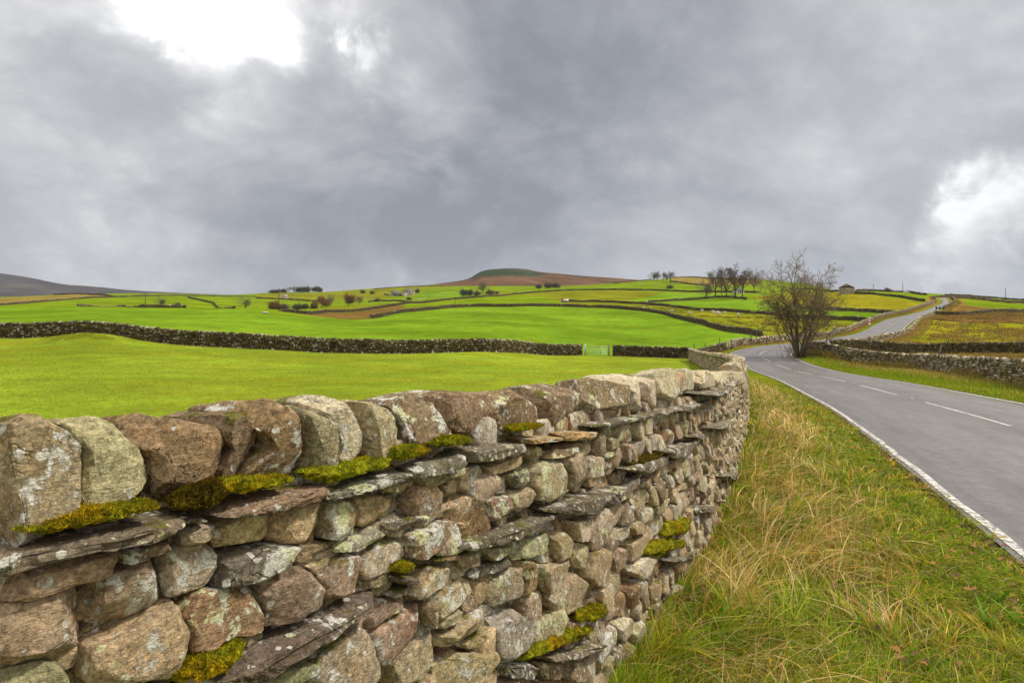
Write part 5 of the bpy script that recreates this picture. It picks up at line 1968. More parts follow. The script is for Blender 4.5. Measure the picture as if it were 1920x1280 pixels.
for i, (px, b, tp, kk, wx) in enumerate([(512, 550, 541.5, 'dark', 1.3), (522, 549.8, 541, 'dark', 1.1), (532, 549.5, 539.5, 'dark', .8), (542, 549, 536.5, 'brownleaf', 1.1), (551, 548.8, 535.5, 'brownleaf', 1.2), (560, 548.8, 536, 'dark', .8), (568, 548.5, 535.5, 'dark', .9),
                                         (577, 548.5, 535.3, 'dark', .9), (586, 548.2, 536.5, 'bareA', 1.2), (595, 548, 535, 'dark', .95), (601, 548, 538, 'dark', .7)]):
    w_ = ['leftmost', 'second', 'third', 'fourth', 'fifth', 'sixth', 'seventh', 'eighth', 'ninth', 'tenth', 'rightmost'][i]
    plant(kk, px, b, tp, ('%s tree of the dark plantation on the skyline' if i in (0, 10) else '%s tree from the left of the dark skyline plantation') % w_, 700, 1300, group=G3, wx=wx)
plant('bareC', 460, 581.5, 556, 'large bare tree behind the left field crest, at the foot of a diagonal wall', 190, 500, wx=.95)
plant('bareC', 302, 578.5, 555, 'bare brown tree beside the utility pole on the left', 200, 500, wx=.95)
plant('dark', 333, 578.3, 565, 'small dark green tree right of the bare brown one on the left', 200, 500, wx=.8)
plant('orange', 515, 580, 562.5, 'orange brown bush by the pole in the dip', 230, 500, 'bush', G4, wx=1.1)
plant('grey', 533, 580, 565, 'dull bush right of the pole in the dip', 230, 500, 'bush', G4)
plant('grey', 557, 580, 563, 'grey leafless bush in the middle of the dip', 230, 500, 'bush', G4, wx=1.1)
plant('dark', 572, 579.5, 566, 'dark green bush in the dip', 230, 500, 'bush', G4, wx=.8)
plant('orange', 589, 578, 562, 'bright orange bush at the foot of the brown trees', 250, 500, 'bush', G4, wx=.7)
plant('russet', 602, 577, 553, 'russet tree left of the dark bare one', 260, 500, group=G4, wx=.9)
plant('bareC', 619, 575.5, 550, 'dark bare tree between two russet ones', 260, 500, group=G4, wx=.8)
plant('russet', 614, 576, 563, 'low russet tree below the dark bare one', 260, 500, group=G4, wx=1.1)
plant('russet', 653, 573, 549, 'broad red leaved tree, the reddest on the hillside', 260, 500, group=G4, wx=1.15)
plant('bareC', 674, 571.5, 550, 'dark spreading tree right of the red leaved one', 260, 500, group=G4, wx=.85)
plant('dark', 679, 550.5, 542, 'small dark tree on the slope above the red leaved tree', 500, 1000)
plant('dark', 697, 551.5, 544, 'small dark tree left of the farm', 500, 1000)
plant('grey', 707, 565.5, 556, 'grey bush left of the arched wall', 300, 600, 'bush')
plant('grey', 767, 562.5, 554, 'bush below the farmhouse', 300, 700, 'bush')
plant('dark', 783, 549.5, 540.5, 'tree at the right end of the farmhouse', 500, 1000, wx=.7)
plant('dark', 868, 555.5, 540, 'left dark bush of the clump beside the bare hill tree', 380, 700, wx=.9)
plant('dark', 882, 555, 540.5, 'right dark bush of the clump beside the bare hill tree', 380, 700, wx=.8)
plant('bareA', 906, 553.5, 525, 'tall bare tree standing on the olive hillside', 380, 700, wx=1.15)
plant('grey', 895, 554.5, 541, 'brown bush under the left of the tall bare hill tree', 380, 700, 'bush')
plant('grey', 919, 553, 538.5, 'brown bush under the right of the tall bare hill tree', 380, 700, 'bush')
plant('grey', 932, 551.5, 543.5, 'small brown bush on the hill, right of the tall bare tree', 380, 700, 'bush')
plant('dark', 1011, 541.5, 531.5, 'left tree of the dark clump below the moor', 500, 1000, wx=1.)
plant('dark', 1026, 540.5, 528, 'middle tree of the dark clump below the moor', 500, 1000, wx=1.1)
plant('dark', 1042, 540, 528.5, 'right tree of the dark clump below the moor', 500, 1000, wx=1.1)
plant('grey', 1664, 549.5, 540, 'tiny tree on the skyline right of the barn', 300, 450, 'tree', Y=395)
# ------------------------------------------------------------------ gate
M_GALV = plain('galvanised_steel', (.42, .48, .47), .45, .5, .55, .15, 9.)
M_WOOD = plain('weathered_wood', (.115, .085, .058), .9, .1, 0., .35, 12.)
M_GREYWOOD = plain('grey_weathered_wood', (.20, .175, .14), .9, .1, 0., .35, 12.)
x0, y0, z0 = at(1098.5, 70.5)
x1, y1, z1 = at(1140.5, 70.4)
gate = empty('field_gate', (x0, y0, z0), 'pale galvanised five bar metal gate closing the gap in the field wall', 'gate', rz=math.atan2(y1 - y0, x1 - x0))
gw = math.hypot(x1 - x0, y1 - y0)
zt = z1 - z0
mb = MB()
for h in (.18, .36, .56, .80, 1.12):
    mb.tube([(0, 0, h), (gw, 0, h + zt)], .022 if h < 1 else .028, 6)
mb.build('rail', [M_GALV], gate)
tag(gate.children[-1], kind='thing')
mb = MB()
for a in (0, .33, .67, 1):
    mb.tube([(gw * a, .0, .16 + zt * a), (gw * a, .0, 1.14 + zt * a)], .026, 6)
mb.build('upright', [M_GALV], gate)
mb = MB()
mb.tube([(gw * .02, .03, .2), (gw * .33, .03, 1.1)], .018, 5)
mb.build('brace', [M_GALV], gate)
for a in (-.1, gw + .1):
    mb = MB()
    mb.tube([(a, 0, -.3), (a, 0, 1.32)], .07, 8)
    mb.build('gate_post', [M_GREYWOOD if a > 0 else M_GALV], gate)


# ------------------------------------------------------------------ posts, stakes and poles
def post(px, Y, h, r, label, mat, lean=(0, 0), name='fence_post', group=None, cat='post', sides=6, dz=-.2):
    x, y, z = at(px, Y)
    mb = MB()
    mb.tube([(0, 0, dz), (lean[0] * h * .5 + .01, lean[1] * h * .5, h * .5), (lean[0] * h, lean[1] * h, h)], [r, r * .95, r * .85], sides)
    o = mb.build(name, [mat], loc=(x, y, z))
    return tag(o, label, cat, group)


GP = 'fence posts beside the bend'
post(1301.5, 67.5, 1.75, .07, 'wooden fence post at the corner where two field walls meet', M_WOOD, group=GP)
post(1321.5, 69.5, 1.65, .06, 'wooden fence post behind the wall end, leaning slightly, second at the corner', M_WOOD, (.05, 0), group=GP)
post(1349.5, 73.2, 1.9, .05, 'thin wooden post standing in front of the bank left of the pale gate post', M_WOOD, group=GP)
post(1366.5, 73.6, 1.25, .15, 'pale stone gate post in the gap of the roadside wall', plain('pale_stone', (.42, .38, .30), .9, .1, 0., .3, 8.), name='gate_post', sides=4)
for px, Y, h, w_ in ((1407, 82, 1.9, 'left'), (1409.5, 82.5, 1.9, 'middle'), (1418.5, 84, 2.1, 'right')):
    post(px, Y, h, .05, 'thin dark post, %s of three behind the roadside wall on the bend' % w_, M_WOOD, group=GP)
post(1437.5, 80.5, 1.6, .06, 'dark post on the outer verge of the bend, in front of the wall', M_WOOD, group=GP)
post(1550, 64.5, 1.9, .06, 'dark wooden post between the large tree and the triangular sign', M_WOOD)
post(1630.5, 68, 2.0, .07, 'dark gate stump with a bent rail, above the pale roadside wall', M_WOOD, name='gate_stump')
o = bpy.context.scene.objects[-1] if False else None
x, y, z = at(1748, 42.2)
mb = MB()
mb.tube([(0, 0, -.1), (.45, .1, 1.1), (.88, .22, 2.1)], [.07, .06, .055], 6)
tag(mb.build('leaning_stake', [M_WOOD], loc=(x, y, z)), 'long dark stake leaning against the pale roadside wall', 'stake')
post(1787, 70.5, 2.2, .05, 'crooked stake sticking out behind the second wall', M_WOOD, (-.3, 0), name='wooden_stake', cat='stake')
post(1706, 71, 1.7, .05, 'upright stake between the two right-hand walls', M_WOOD, name='wooden_stake', cat='stake')
post(1833, 34.2, 1.0, .05, 'short dark stake in the rough grass before the pale wall', M_WOOD, (.06, 0), name='wooden_stake', cat='stake')


def pole(px, Y, h, label, arms=True):
    x, y, z = at(px, Y)
    root = empty('utility_pole', (x, y, z), label, 'pole', 'utility poles')
    mb = MB()
    mb.tube([(0, 0, -.3), (0, 0, h)], [.17, .12], 7)
    mb.build('pole', [M_WOOD], root)
    if arms:
        mb = MB()
        mb.box((-.95, -.06, h - .45), (.95, .06, h - .3))
        mb.build('crossarm', [M_WOOD], root)
        for a in (-.85, 0, .85):
            mb = MB()
            mb.tube([(a, 0, h - .3 if a else h), (a, 0, h - .05 if a else h + .25)], [.06, .05], 6)
            mb.build('insulator', [M_GALV], root)


pole(272.5, 262, 7.4, 'utility pole with a crossarm on the left, behind the crest of the green field')
pole(523, 205, 8.2, 'utility pole in front of the orange bush in the dip')
pole(1638, 395, 4.2, 'small crossarm pole on the skyline nearest the barn')
pole(1693, 392, 7.6, 'tall bare pole on the skyline between barn and road', False)
pole(1885.5, 352, 8.0, 'tall bare pole on the skyline at far right', False)
post(854, 215, 3.4, .08, 'thin post standing by the dark wall on the green slope', M_WOOD)
# ------------------------------------------------------------------ road signs
M_GREYP = plain('grey_sign_back', (.36, .40, .41), .5, .4, .2, .1)
M_WHITE = plain('white_paint', (.80, .80, .78), .5, .4, 0., .05)
M_RED = plain('red_paint', (.55, .025, .02), .5, .4, 0., .08)
M_BLACK = plain('black_paint', (.02, .02, .022), .5, .4, 0., .08)


def prism(mb, pts, y0, y1):
    """flat outline in the xz plane given a thickness"""
    n = len(pts)
    V = [(p[0], y0, p[1]) for p in pts] + [(p[0], y1, p[1]) for p in pts]
    c = len(V)
    V += [(np.mean([p[0] for p in pts]), y0, np.mean([p[1] for p in pts])), (np.mean([p[0] for p in pts]), y1, np.mean([p[1] for p in pts]))]
    q = [(i, (i + 1) % n, n + (i + 1) % n, n + i) for i in range(n)]
    t = [(c, (i + 1) % n, i) for i in range(n)] + [(c + 1, n + i, n + (i + 1) % n) for i in range(n)]
    mb.add(V, q, t)


def tri(w, z0, grow=0.):
    h = w * .87
    return [(-w / 2 - grow, z0 - grow * .55), (w / 2 + grow, z0 - grow * .55), (.04, z0 + h + grow), (-.04, z0 + h + grow)]


x, y, z = at(1565.5, 112)
s1 = empty('road_sign', (x, y, z), 'grey back of a triangular road sign on a post, right of the large tree', 'sign')
mb = MB()
mb.tube([(0, 0, -.2), (0, 0, 2.0)], .05, 7)
mb.build('post', [M_GREYP], s1)
mb = MB()
prism(mb, tri(1.05, 1.05), -.06, -.045)
mb.build('sign_plate', [M_GREYP], s1)
x, y, z = at(1630.2, 133)
s2 = empty('warning_sign', (x, y, z), 'red edged white triangular warning sign with a small plate below, by the hill road', 'sign')
mb = MB()
mb.tube([(0, .04, -.2), (0, .04, 2.3)], .05, 7)
mb.build('post', [M_GREYP], s2)
mb = MB()
prism(mb, tri(.78, 1.28, .10), -.01, .0)
mb.build('red_border', [M_RED], s2)
mb = MB()
prism(mb, tri(.62, 1.36), -.018, -.012)
mb.build('white_face', [M_WHITE], s2)
mb = MB()
mb.box((-.05, -.026, 1.42), (.05, -.021, 1.72))
mb.build('symbol', [M_BLACK], s2)
mb = MB()
mb.box((-.36, -.012, .62), (.36, .0, 1.14))
mb.build('lower_plate', [M_RED], s2)
mb = MB()
mb.box((-.28, -.02, .70), (.28, -.014, 1.06))
mb.build('plate_face', [M_WHITE], s2)
x, y, z = at(1762, 198)
s3 = empty('chevron_sign', (x, y, z), 'black board with white chevrons on the right of the hill road', 'sign', rz=-.35)
mb = MB()
mb.box((-1.2, -.03, .5), (1.2, .03, 1.45))
mb.build('board', [M_BLACK], s3)
for a in (-.35, .65):
    mb = MB()
    prism(mb, [(a - .42, .55), (a - .1, .55), (a + .22, .975), (a - .1, 1.4), (a - .42, 1.4), (a - .1, .975)], -.042, -.034)
    mb.build('chevron', [M_WHITE], s3)
for a in (-1.1, 1.1):
    mb = MB()
    mb.tube([(a, .07, -.3), (a, .07, 1.3)], .045, 6)
    mb.build('post', [M_GREYP], s3)

# ------------------------------------------------------------------ buildings
t = NT('rubble_masonry')
P = t.obj()
v = t.voro(t.scale(P, (1, 1, 1.7)), 2.2, 'F1', 'Color')
sv = t.n('ShaderNodeSeparateColor')
t.val(sv.inputs[0], v)
sc = t.n('ShaderNodeVectorMath', operation='SCALE')
t.val(sc.inputs[0], t.attr())
t.val(sc.inputs['Scale'], t.math('MULTIPLY', t.ramp(sv.outputs[0], 0, 1, .6, 1.3, False), t.ramp(t.noise(P, .8, 4.), .3, .7, .8, 1.2)))
M_MASON = t.done(sc.outputs[0], .92, None, .1)
t = NT('stone_slate_roof')
P = t.obj()
sx = t.n('ShaderNodeSeparateXYZ')
t.val(sx.inputs[0], P)
rows_ = t.ramp(t.math('FRACT', t.math('MULTIPLY', sx.outputs[2], 3.2)), .0, .25, .6, 1.)
sc = t.n('ShaderNodeVectorMath', operation='SCALE')
t.val(sc.inputs[0], t.attr())
t.val(sc.inputs['Scale'], t.math('MULTIPLY', rows_, t.ramp(t.noise(P, 1.6, 5., .7), .3, .7, .7, 1.3)))
M_ROOF = t.done(sc.outputs[0], .85, None, .2)
M_DARKGLASS = plain('dark_glass', (.02, .025, .03), .15, .5)


def house(name, label, px, Y, L, W, eave, ridge_h, rz, wallc, roofc, chim=(), wins=(), doors=(), cat='house', dz=0.):
    """gabled block, long axis local x, centred"""
    x, y, z = at(px, Y)
    root = empty(name, (x, y, z + dz), label, cat, rz=rz)
    mb = MB()
    a, b = L / 2, W / 2
    V = [(-a, -b, -1.5), (a, -b, -1.5), (a, b, -1.5), (-a, b, -1.5), (-a, -b, eave), (a, -b, eave), (a, b, eave), (-a, b, eave), (-a, 0, ridge_h), (a, 0, ridge_h)]
    mb.add(V, [(0, 1, 5, 4), (2, 3, 7, 6), (1, 2, 6, 5), (3, 0, 4, 7)], [(4, 7, 8), (6, 5, 9)], wallc)
    mb.build('wall', [M_MASON], root, False)
    mb = MB()
    e, th = .3, .16
    sl = (ridge_h - eave) / b
    for sg in (-1, 1):
        o = b + .25
        zz = eave - sl * .25
        P_ = [(-a - e, sg * o, zz), (a + e, sg * o, zz), (a + e, 0, ridge_h + .02), (-a - e, 0, ridge_h + .02)]
        V = [(p[0], p[1], p[2] + .02) for p in P_] + [(p[0], p[1], p[2] + th) for p in P_]
        q = [(0, 3, 2, 1), (4, 5, 6, 7), (0, 1, 5, 4), (1, 2, 6, 5), (2, 3, 7, 6), (3, 0, 4, 7)]
        if sg > 0:
            q = [k[::-1] for k in q]
        mb.add(V, q, None, roofc)
    rf = mb.build('roof', [M_ROOF], root, False)
    for cx in chim:
        mb = MB()
        mb.box((cx - .45, -.4, ridge_h - .5), (cx + .45, .4, ridge_h + 1.1), wallc)
        mb.box((cx - .55, -.5, ridge_h + 1.1), (cx + .55, .5, ridge_h + 1.25), wallc)
        mb.build('chimney', [M_MASON], rf, False)
    for (wx, wz, ww, wh) in wins:
        mb = MB()
        mb.box((wx - ww / 2, -b - .03, wz), (wx + ww / 2, -b + .02, wz + wh))
        w_ = mb.build('window', [M_DARKGLASS], root, False)
        mb = MB()
        mb.box((wx - ww / 2 - .1, -b - .07, wz - .15), (wx + ww / 2 + .1, -b - .031, wz), (.5, .47, .4))
        mb.build('sill', [M_MASON], w_, False)
    for (wx, ww, wh) in doors:
        mb = MB()
        mb.box((wx - ww / 2, -b - .03, -.1), (wx + ww / 2, -b + .02, wh))
        mb.build('door', [M_WOOD], root, False)
    return root


pale, greyst, roofg = (.50, .43, .34), (.30, .26, .20), (.15, .14, .135)
house('farmhouse', 'pale farmhouse with a grey roof and chimneys far up the valley', 767, 730, 12.5, 7., 4.8, 7.6, .35, pale, roofg, (-5.4, 5.4), [(-4, .8, 1., 1.4), (0, .8, 1., 1.4), (4, .8, 1., 1.4), (-4, 3., 1., 1.2), (0, 3., 1., 1.2), (4, 3., 1., 1.2)], [(2, 1., 2.)])
house('farm_wing', 'cream gabled wing joined to the left of the farmhouse', 759, 722, 6.5, 6., 4.2, 7.2, 1.75, (.56, .50, .42), roofg, (), [(0, 1, 1, 1.3)], cat='house')
house('farm_barn', 'grey stone barn with a slate roof left of the farmhouse', 740, 735, 9., 6.5, 3.6, 6.2, .2, greyst, roofg, (), [], [(0, 2.4, 2.8)], cat='barn')
house('farm_shed', 'low dark shed between the farm barn and the farmhouse', 749.5, 728, 5., 5., 2.4, 4.0, .2, greyst, roofg, (), [], [(0, 1.4, 2.)], cat='shed')
house('field_barn', 'stone field barn with its gable to the road, alone on the skyline', 1588, 292, 8.5, 6.6, 3.2, 5.0, 1.0, (.34, .28, .20), (.22, .18, .14), (), [], [], cat='barn', dz=-.3)
house('field_hut', 'tiny pale hut on the far slope under the plantation', 534.5, 640, 6., 4.5, 2.4, 4.0, .1, (.50, .42, .38), (.34, .28, .26), cat='hut')
house('cottage', 'pale cottage half hidden behind the row of tall trees', 1384, 400, 6., 5., 2.2, 3.6, .3, (.58, .52, .42), roofg, (2.8,), [(-1.6, .9, .9, 1.), (1.6, .9, .9, 1.)], [(0, .9, 1.9)])
x, y, z = at(1059, 312)
tr = empty('livestock_trailer', (x, y, z), 'small red and white livestock trailer beside the wall on the hillside', 'trailer')
mb = MB()
mb.box((-2., -.9, .5), (2., .9, 1.75))
mb.build('body', [M_WHITE], tr, False)
mb = MB()
mb.box((-2.05, -.95, 1.75), (.6, .95, 2.0))
mb.build('roof', [M_RED], tr, False)
mb = MB()
mb.box((-2.02, -.93, .9), (-.9, -.905, 1.75))
mb.build('side_panel', [M_RED], tr, False)
for a in (-.5, .5):
    for b_ in (-.95, .95):
        mb = MB()
        mb.tube([(a, b_ - .1, .35), (a, b_ + .1, .35)], .36, 10)
        mb.build('wheel', [M_BLACK], tr)


# ------------------------------------------------------------------ sheep
def sheep_mesh(graze):
    bm_v = [(0, 0, .62), (.42, 0, .64), (-.42, 0, .66), (.58, 0, .74), (.70, 0, .88) if not graze else (.74, 0, .50), (.86, 0, .90) if not graze else (.84, 0, .26), (-.58, 0, .60),
            (.36, .16, .42), (.36, .17, .0), (.36, -.16, .42), (.36, -.17, .0), (-.40, .16, .42), (-.42, .17, .0), (-.40, -.16, .42), (-.42, -.17, .0)]
    rad = [.30, .27, .28, .19, .12, .075, .10, .10, .045, .10, .045, .11, .045, .11, .045]
    ed = [(0, 1), (0, 2), (1, 3), (3, 4), (4, 5), (2, 6), (1, 7), (7, 8), (1, 9), (9, 10), (2, 11), (11, 12), (2, 13), (13, 14)]
    me = bpy.data.meshes.new('sheep_skeleton')
    me.from_pydata(bm_v, ed, [])
    o = bpy.data.objects.new('sheep_skeleton', me)
    COL.objects.link(o)
    m = o.modifiers.new('skin', 'SKIN')
    for i, r in enumerate(rad):
        me.skin_vertices[0].data[i].radius = (r, r)
    me.skin_vertices[0].data[0].use_root = True
    s_ = o.modifiers.new('sub', 'SUBSURF')
    s_.levels = 1
    dg = bpy.context.evaluated_depsgraph_get()
    ev = bpy.data.meshes.new_from_object(o.evaluated_get(dg))
    bpy.data.objects.remove(o)
    for p in ev.polygons:
        p.use_smooth = True
    ev.materials.clear()
    ev.materials.append(M_FLEECE)
    return ev


t = NT('fleece')
P = t.obj()
sx = t.n('ShaderNodeSeparateXYZ')
t.val(sx.inputs[0], P)
M_FLEECE = t.done(t.mix(t.ramp(t.noise(P, 9., 4.), .3, .7), (.50, .45, .36), (.68, .63, .54)), .95, t.bump(t.noise(P, 30., 3.), .8, .03), .05)
SH = [sheep_mesh(True), sheep_mesh(False)]
SHG = 'sheep grazing on the far pastures'
flock = [(1260, 585, 'leftmost sheep of the flock in the yellow pasture', 130, 300, 0), (1293.5, 589.5, 'second sheep from the left, nearest the dark wall', 120, 300, 1), (1316, 584.5, 'third sheep from the left in the yellow pasture', 130, 300, 0),
         (1337.5, 586.3, 'fourth sheep from the left, back of the close group', 130, 300, 1), (1339, 589.3, 'sheep in front of the close group of five', 120, 300, 0), (1345.5, 587, 'middle sheep of the close group of five', 130, 300, 0),
         (1348.5, 590.5, 'lowest sheep of the close group of five', 120, 300, 1), (1358.5, 588.5, 'right sheep of the close group of five', 130, 300, 0), (1384, 592.5, 'rightmost sheep of the flock, nearest the large tree', 120, 300, 0),
         (1208, 579.5, 'lone pale sheep behind the dark wall, left of the flock', 150, 300, 0), (1607.5, 597, 'single sheep in the bright strip left of the hill road', 110, 300, 0)]
for i, (px, py, lab, a, b, k) in enumerate(flock):
    x, y, z = hit(px, py, a, b)
    o = link('sheep', SH[k], None, (x, y, z - .02))
    o.rotation_euler = (0, 0, [0.1, 3.0, .3, 3.4, -.2, .2, 2.9, .1, .3, 3.1, .2][i])
    o.scale = (1.05,) * 3
    tag(o, lab, 'sheep', SHG)
FARS = [(1203, 532), (1228.5, 532.5), (1262, 530.5), (1269, 533), (1273, 532), (1305, 529.5), (1307, 537)]
for i, (px, py) in enumerate(FARS):
    x, y, z = hit(px, py, 400, 900)
    o = link('sheep', SH[i % 2], None, (x, y, z))
    o.rotation_euler = (0, 0, RNG.uniform(0, 6.28))
    o.scale = (1.3,) * 3
    tag(o, 'tiny white sheep on the green hillside around the copse', 'sheep', 'tiny sheep around the hilltop copse')
for i, (px, py) in enumerate([(776, 562.5), (783, 562), (787, 561.5), (791, 561.3), (796, 561), (726, 554.8), (731, 554)]):
    x, y, z = hit(px, py, 250, 800)
    o = link('sheep', SH[i % 2], None, (x, y, z))
    o.rotation_euler = (0, 0, RNG.uniform(0, 6.28))
    o.scale = (1.4,) * 3
    tag(o, 'tiny white sheep in the field below the farmhouse', 'sheep', 'tiny sheep below the farm')
# loose pale boulders on the field edges
for (px, py, lab, a, b, s_) in [(497, 588, 'flat pale boulder on the crest of the green field', 130, 300, .55), (1217, 566.5, 'pale boulder where two walls meet on the hillside', 200, 400, 1.1), (1699, 549.5, 'white boulder by the skyline wall between barn and road', 280, 420, 1.2)]:
    x, y, z = hit(px, py, a, b)
    V, Q = cube_sphere(6)
    X = V * np.array([1.5, 1., .6]) * s_ * (1 + fbm(V * 1.6 + px, 2) * .35)[:, None]
    tag(link('boulder', mesh_np('boulder', X, quads=Q, color=np.tile((.5, .47, .4), (len(X), 1)), mats=[M_FARSTONE]), None, (x, y, z + .2)), lab, 'boulder')
# ------------------------------------------------------------------ grass
t = NT('grass_blade')
b = t.n('ShaderNodeBsdfPrincipled')
ca = t.attr()
t.val(b.inputs['Base Color'], ca)
b.inputs['Roughness'].default_value = .6
b.inputs['Specular IOR Level'].default_value = .06
tl = t.n('ShaderNodeBsdfTranslucent')
t.val(tl.inputs[0], ca)
mx = t.n('ShaderNodeMixShader')
mx.inputs[0].default_value = .3
t.t.links.new(b.outputs[0], mx.inputs[1])
t.t.links.new(tl.outputs[0], mx.inputs[2])
t.t.links.new(mx.outputs[0], t.out.inputs[0])
M_BLADE = t.m


def blades(name, x, y, h, wd, lean, cols, seg=4, curl=1., z=None, wdir=None):
    """curved tapering ribbons rooted at (x, y)"""
    n = len(x)
    z = ground_z(x, y) if z is None else z
    az = RNG.uniform(0, 2 * math.pi, n) if wdir is None else wdir
    ca, sa = np.cos(az), np.sin(az)
    tw = az + math.pi / 2 + RNG.normal(0, .6, n)
    V = np.zeros((n, seg + 1, 2, 3))
    for k in range(seg + 1):
        u = k / seg
        out = lean * h * u ** 1.8 * (1 if True else 0)
        up = h * (u - curl * .38 * np.minimum(lean, 2.2) * u ** 2.4)
        w_ = wd * (1 - u) ** .7 * (.65 + .35 * min(1, u * 4)) if k < seg else wd * .05
        cx, cy, cz = x + ca * out, y + sa * out, z + up - .01
        V[:, k, 0] = np.stack([cx - np.cos(tw) * w_, cy - np.sin(tw) * w_, cz], 1)
        V[:, k, 1] = np.stack([cx + np.cos(tw) * w_, cy + np.sin(tw) * w_, cz], 1)
    m = (seg + 1) * 2
    base_ = (np.arange(n) * m)[:, None]
    q = np.concatenate([np.stack([base_[:, 0] + 2 * k, base_[:, 0] + 2 * k + 1, base_[:, 0] + 2 * k + 3, base_[:, 0] + 2 * k + 2], 1) for k in range(seg)])
    cc = np.repeat(cols, m, 0)
    return V.reshape(-1, 3), q, cc


def scatter(n, x0, x1, y0, y1, dens):
    """random points kept with probability dens(x, y)"""
    x, y = RNG.uniform(x0, x1, n), RNG.uniform(y0, y1, n)
    k = RNG.random(n) < dens(x, y)
    return x[k], y[k]


def polar(n, r0, r1, a0, a1, pw=1.):
    """points thinning out with distance"""
    r = np.exp(RNG.uniform(math.log(r0), math.log(r1), n)) if pw == 1 else (RNG.uniform(r0 ** pw, r1 ** pw, n)) ** (1 / pw)
    a = np.radians(RNG.uniform(a0, a1, n))
    return np.sin(a) * r, np.cos(a) * r


def near_wall(x, y):
    """signed distance to the right of the near wall's foot"""
    W = NWP[::10]
    N_ = NWN[::10]
    out = np.full(len(x), 99.)
    for c in range(0, len(x), 8000):
        k = slice(c, c + 8000)
        d = (x[k][:, None] - W[None, :, 0]) ** 2 + (y[k][:, None] - W[None, :, 1]) ** 2
        j = d.argmin(1)
        out[k] = (x[k] - W[j, 0]) * N_[j, 0] + (y[k] - W[j, 1]) * N_[j, 1]
    return out


STRAW = np.array([(.60, .41, .15), (.66, .47, .20), (.50, .33, .10), (.72, .55, .28), (.44, .26, .07)])
GREEN = np.array([(.15, .22, .010), (.19, .27, .012), (.11, .17, .008), (.23, .29, .014), (.27, .29, .016)])
GOLD = np.array([(.46, .33, .025), (.52, .33, .03), (.36, .28, .02)])


def pick(P, n, var=.25):
    return P[RNG.integers(0, len(P), n)] * RNG.uniform(1 - var, 1 + var, (n, 1))


# ---- the verge between wall and road
x, y = polar(250000, 1.4, 34, -5, 62, .62)
dw = near_wall(x, y)
rd_, _ = road_dist(x, y)
ok = (dw > .02) & (rd_ > RHW - .05)
x, y, dw, rd_ = x[ok], y[ok], dw[ok], rd_[ok]
re = np.maximum(rd_ - RHW, 0.)                     # distance from the tarmac
patch = fbm2(x, y, .9, 3, 2.)
patch2 = fbm2(x, y, 2.6, 3, 8.)
r = np.hypot(x, y)
tall = np.clip(1.15 - re / (re + np.maximum(dw, .01)) * 0 - np.abs(dw - .60) / .95, 0, 1) * smooth(.25, 1.0, re)
tall = np.clip(tall + patch * .45 + .12 * patch2, 0, 1)
edge = smooth(.75, .05, re)
near_ = smooth(4.2, 2.6, r)
strawp = np.clip(tall * .62 + patch2 * .55 + patch * .35 - .16 - .22 * near_, .04, .8) * (1 - .7 * edge)
goldp = np.clip(.24 + patch * .6 + patch2 * .3, 0, .55)
n = len(x)
u = RNG.random(n)
u2 = RNG.random(n)
isS = u < strawp
isG = (~isS) & (u2 < goldp)
RUST = np.array([(.46, .24, .04), (.40, .19, .035), (.52, .31, .06)])
isR = isG & (fbm2(x, y, 1.7, 3, 12.) > .16)
cols = pick(GREEN, n)
cols[isS] = pick(STRAW, n)[isS]
cols[isG] = pick(GOLD, n)[isG]
cols[isR] = pick(RUST, n)[isR]
tuft = fbm2(x, y, 4.5, 2, 21.)                      # tufts: some stand up, some are thin, their shade put into the colour
keep = RNG.random(n) < np.clip(.72 + 1.1 * tuft, .25, 1.)
x, y, dw, rd_, re, r, tall, edge, isS, cols, tuft = (v_[keep] for v_ in (x, y, dw, rd_, re, r, tall, edge, isS, cols, tuft))
n = len(x)
cols = cols * np.clip(1 + 1.0 * tuft, .42, 1.6)[:, None]
h = (.07 + .17 * tall * RNG.random(n) + .06 * RNG.random(n)) * (1 - .45 * edge)
h = h * np.clip(1 + .9 * tuft, .5, 1.7)
h = np.where(isS, h * (1.0 + .6 * RNG.random(n) * tall), h)
sparse = np.clip(.25 + r / 9., .3, 1.)
wd = np.where(isS, .0021, .0028) * np.exp(RNG.normal(0, .42, n)) * np.clip(r / 3.2, .9, 4.5)
lean = np.clip(RNG.normal(1.0, .5, n), .1, 2.3)
mb = MB()
flow = fbm2(x, y, .8, 2, 6.) * 5 + RNG.normal(0, .9, n)      # tussocks lean together
a, q, c = blades('g', x, y, h, wd, lean, cols, 5, wdir=flow)
mb.add(a, q, None, c)
# a matted under-layer: flattened dead grass
x2, y2 = polar(70000, 1.4, 24, -5, 60, .62)
dw2 = near_wall(x2, y2)
rd2, _ = road_dist(x2, y2)
ok = (dw2 > .0) & (rd2 > RHW + .0)
x2, y2, rd2 = x2[ok], y2[ok], rd2[ok]
n2 = len(x2)
m_ = RNG.random(n2)
c2 = np.where((m_ < .45)[:, None], pick(STRAW, n2) * .6, np.where((m_ < .6)[:, None], np.array((.12, .085, .04)), pick(GREEN, n2)))
a, q, c = blades('g', x2, y2, RNG.uniform(.05, .12, n2) * (1 - .5 * smooth(.6, .05, rd2 - RHW)), .0022 * np.clip(np.hypot(x2, y2) / 3.2, .9, 4.5) * RNG.uniform(.7, 1.4, n2), RNG.uniform(1.0, 2.2, n2), c2, 3, .4)
mb.add(a, q, None, c)
tag(mb.build('verge_grass', [M_BLADE], smooth_shade=True), kind='stuff')

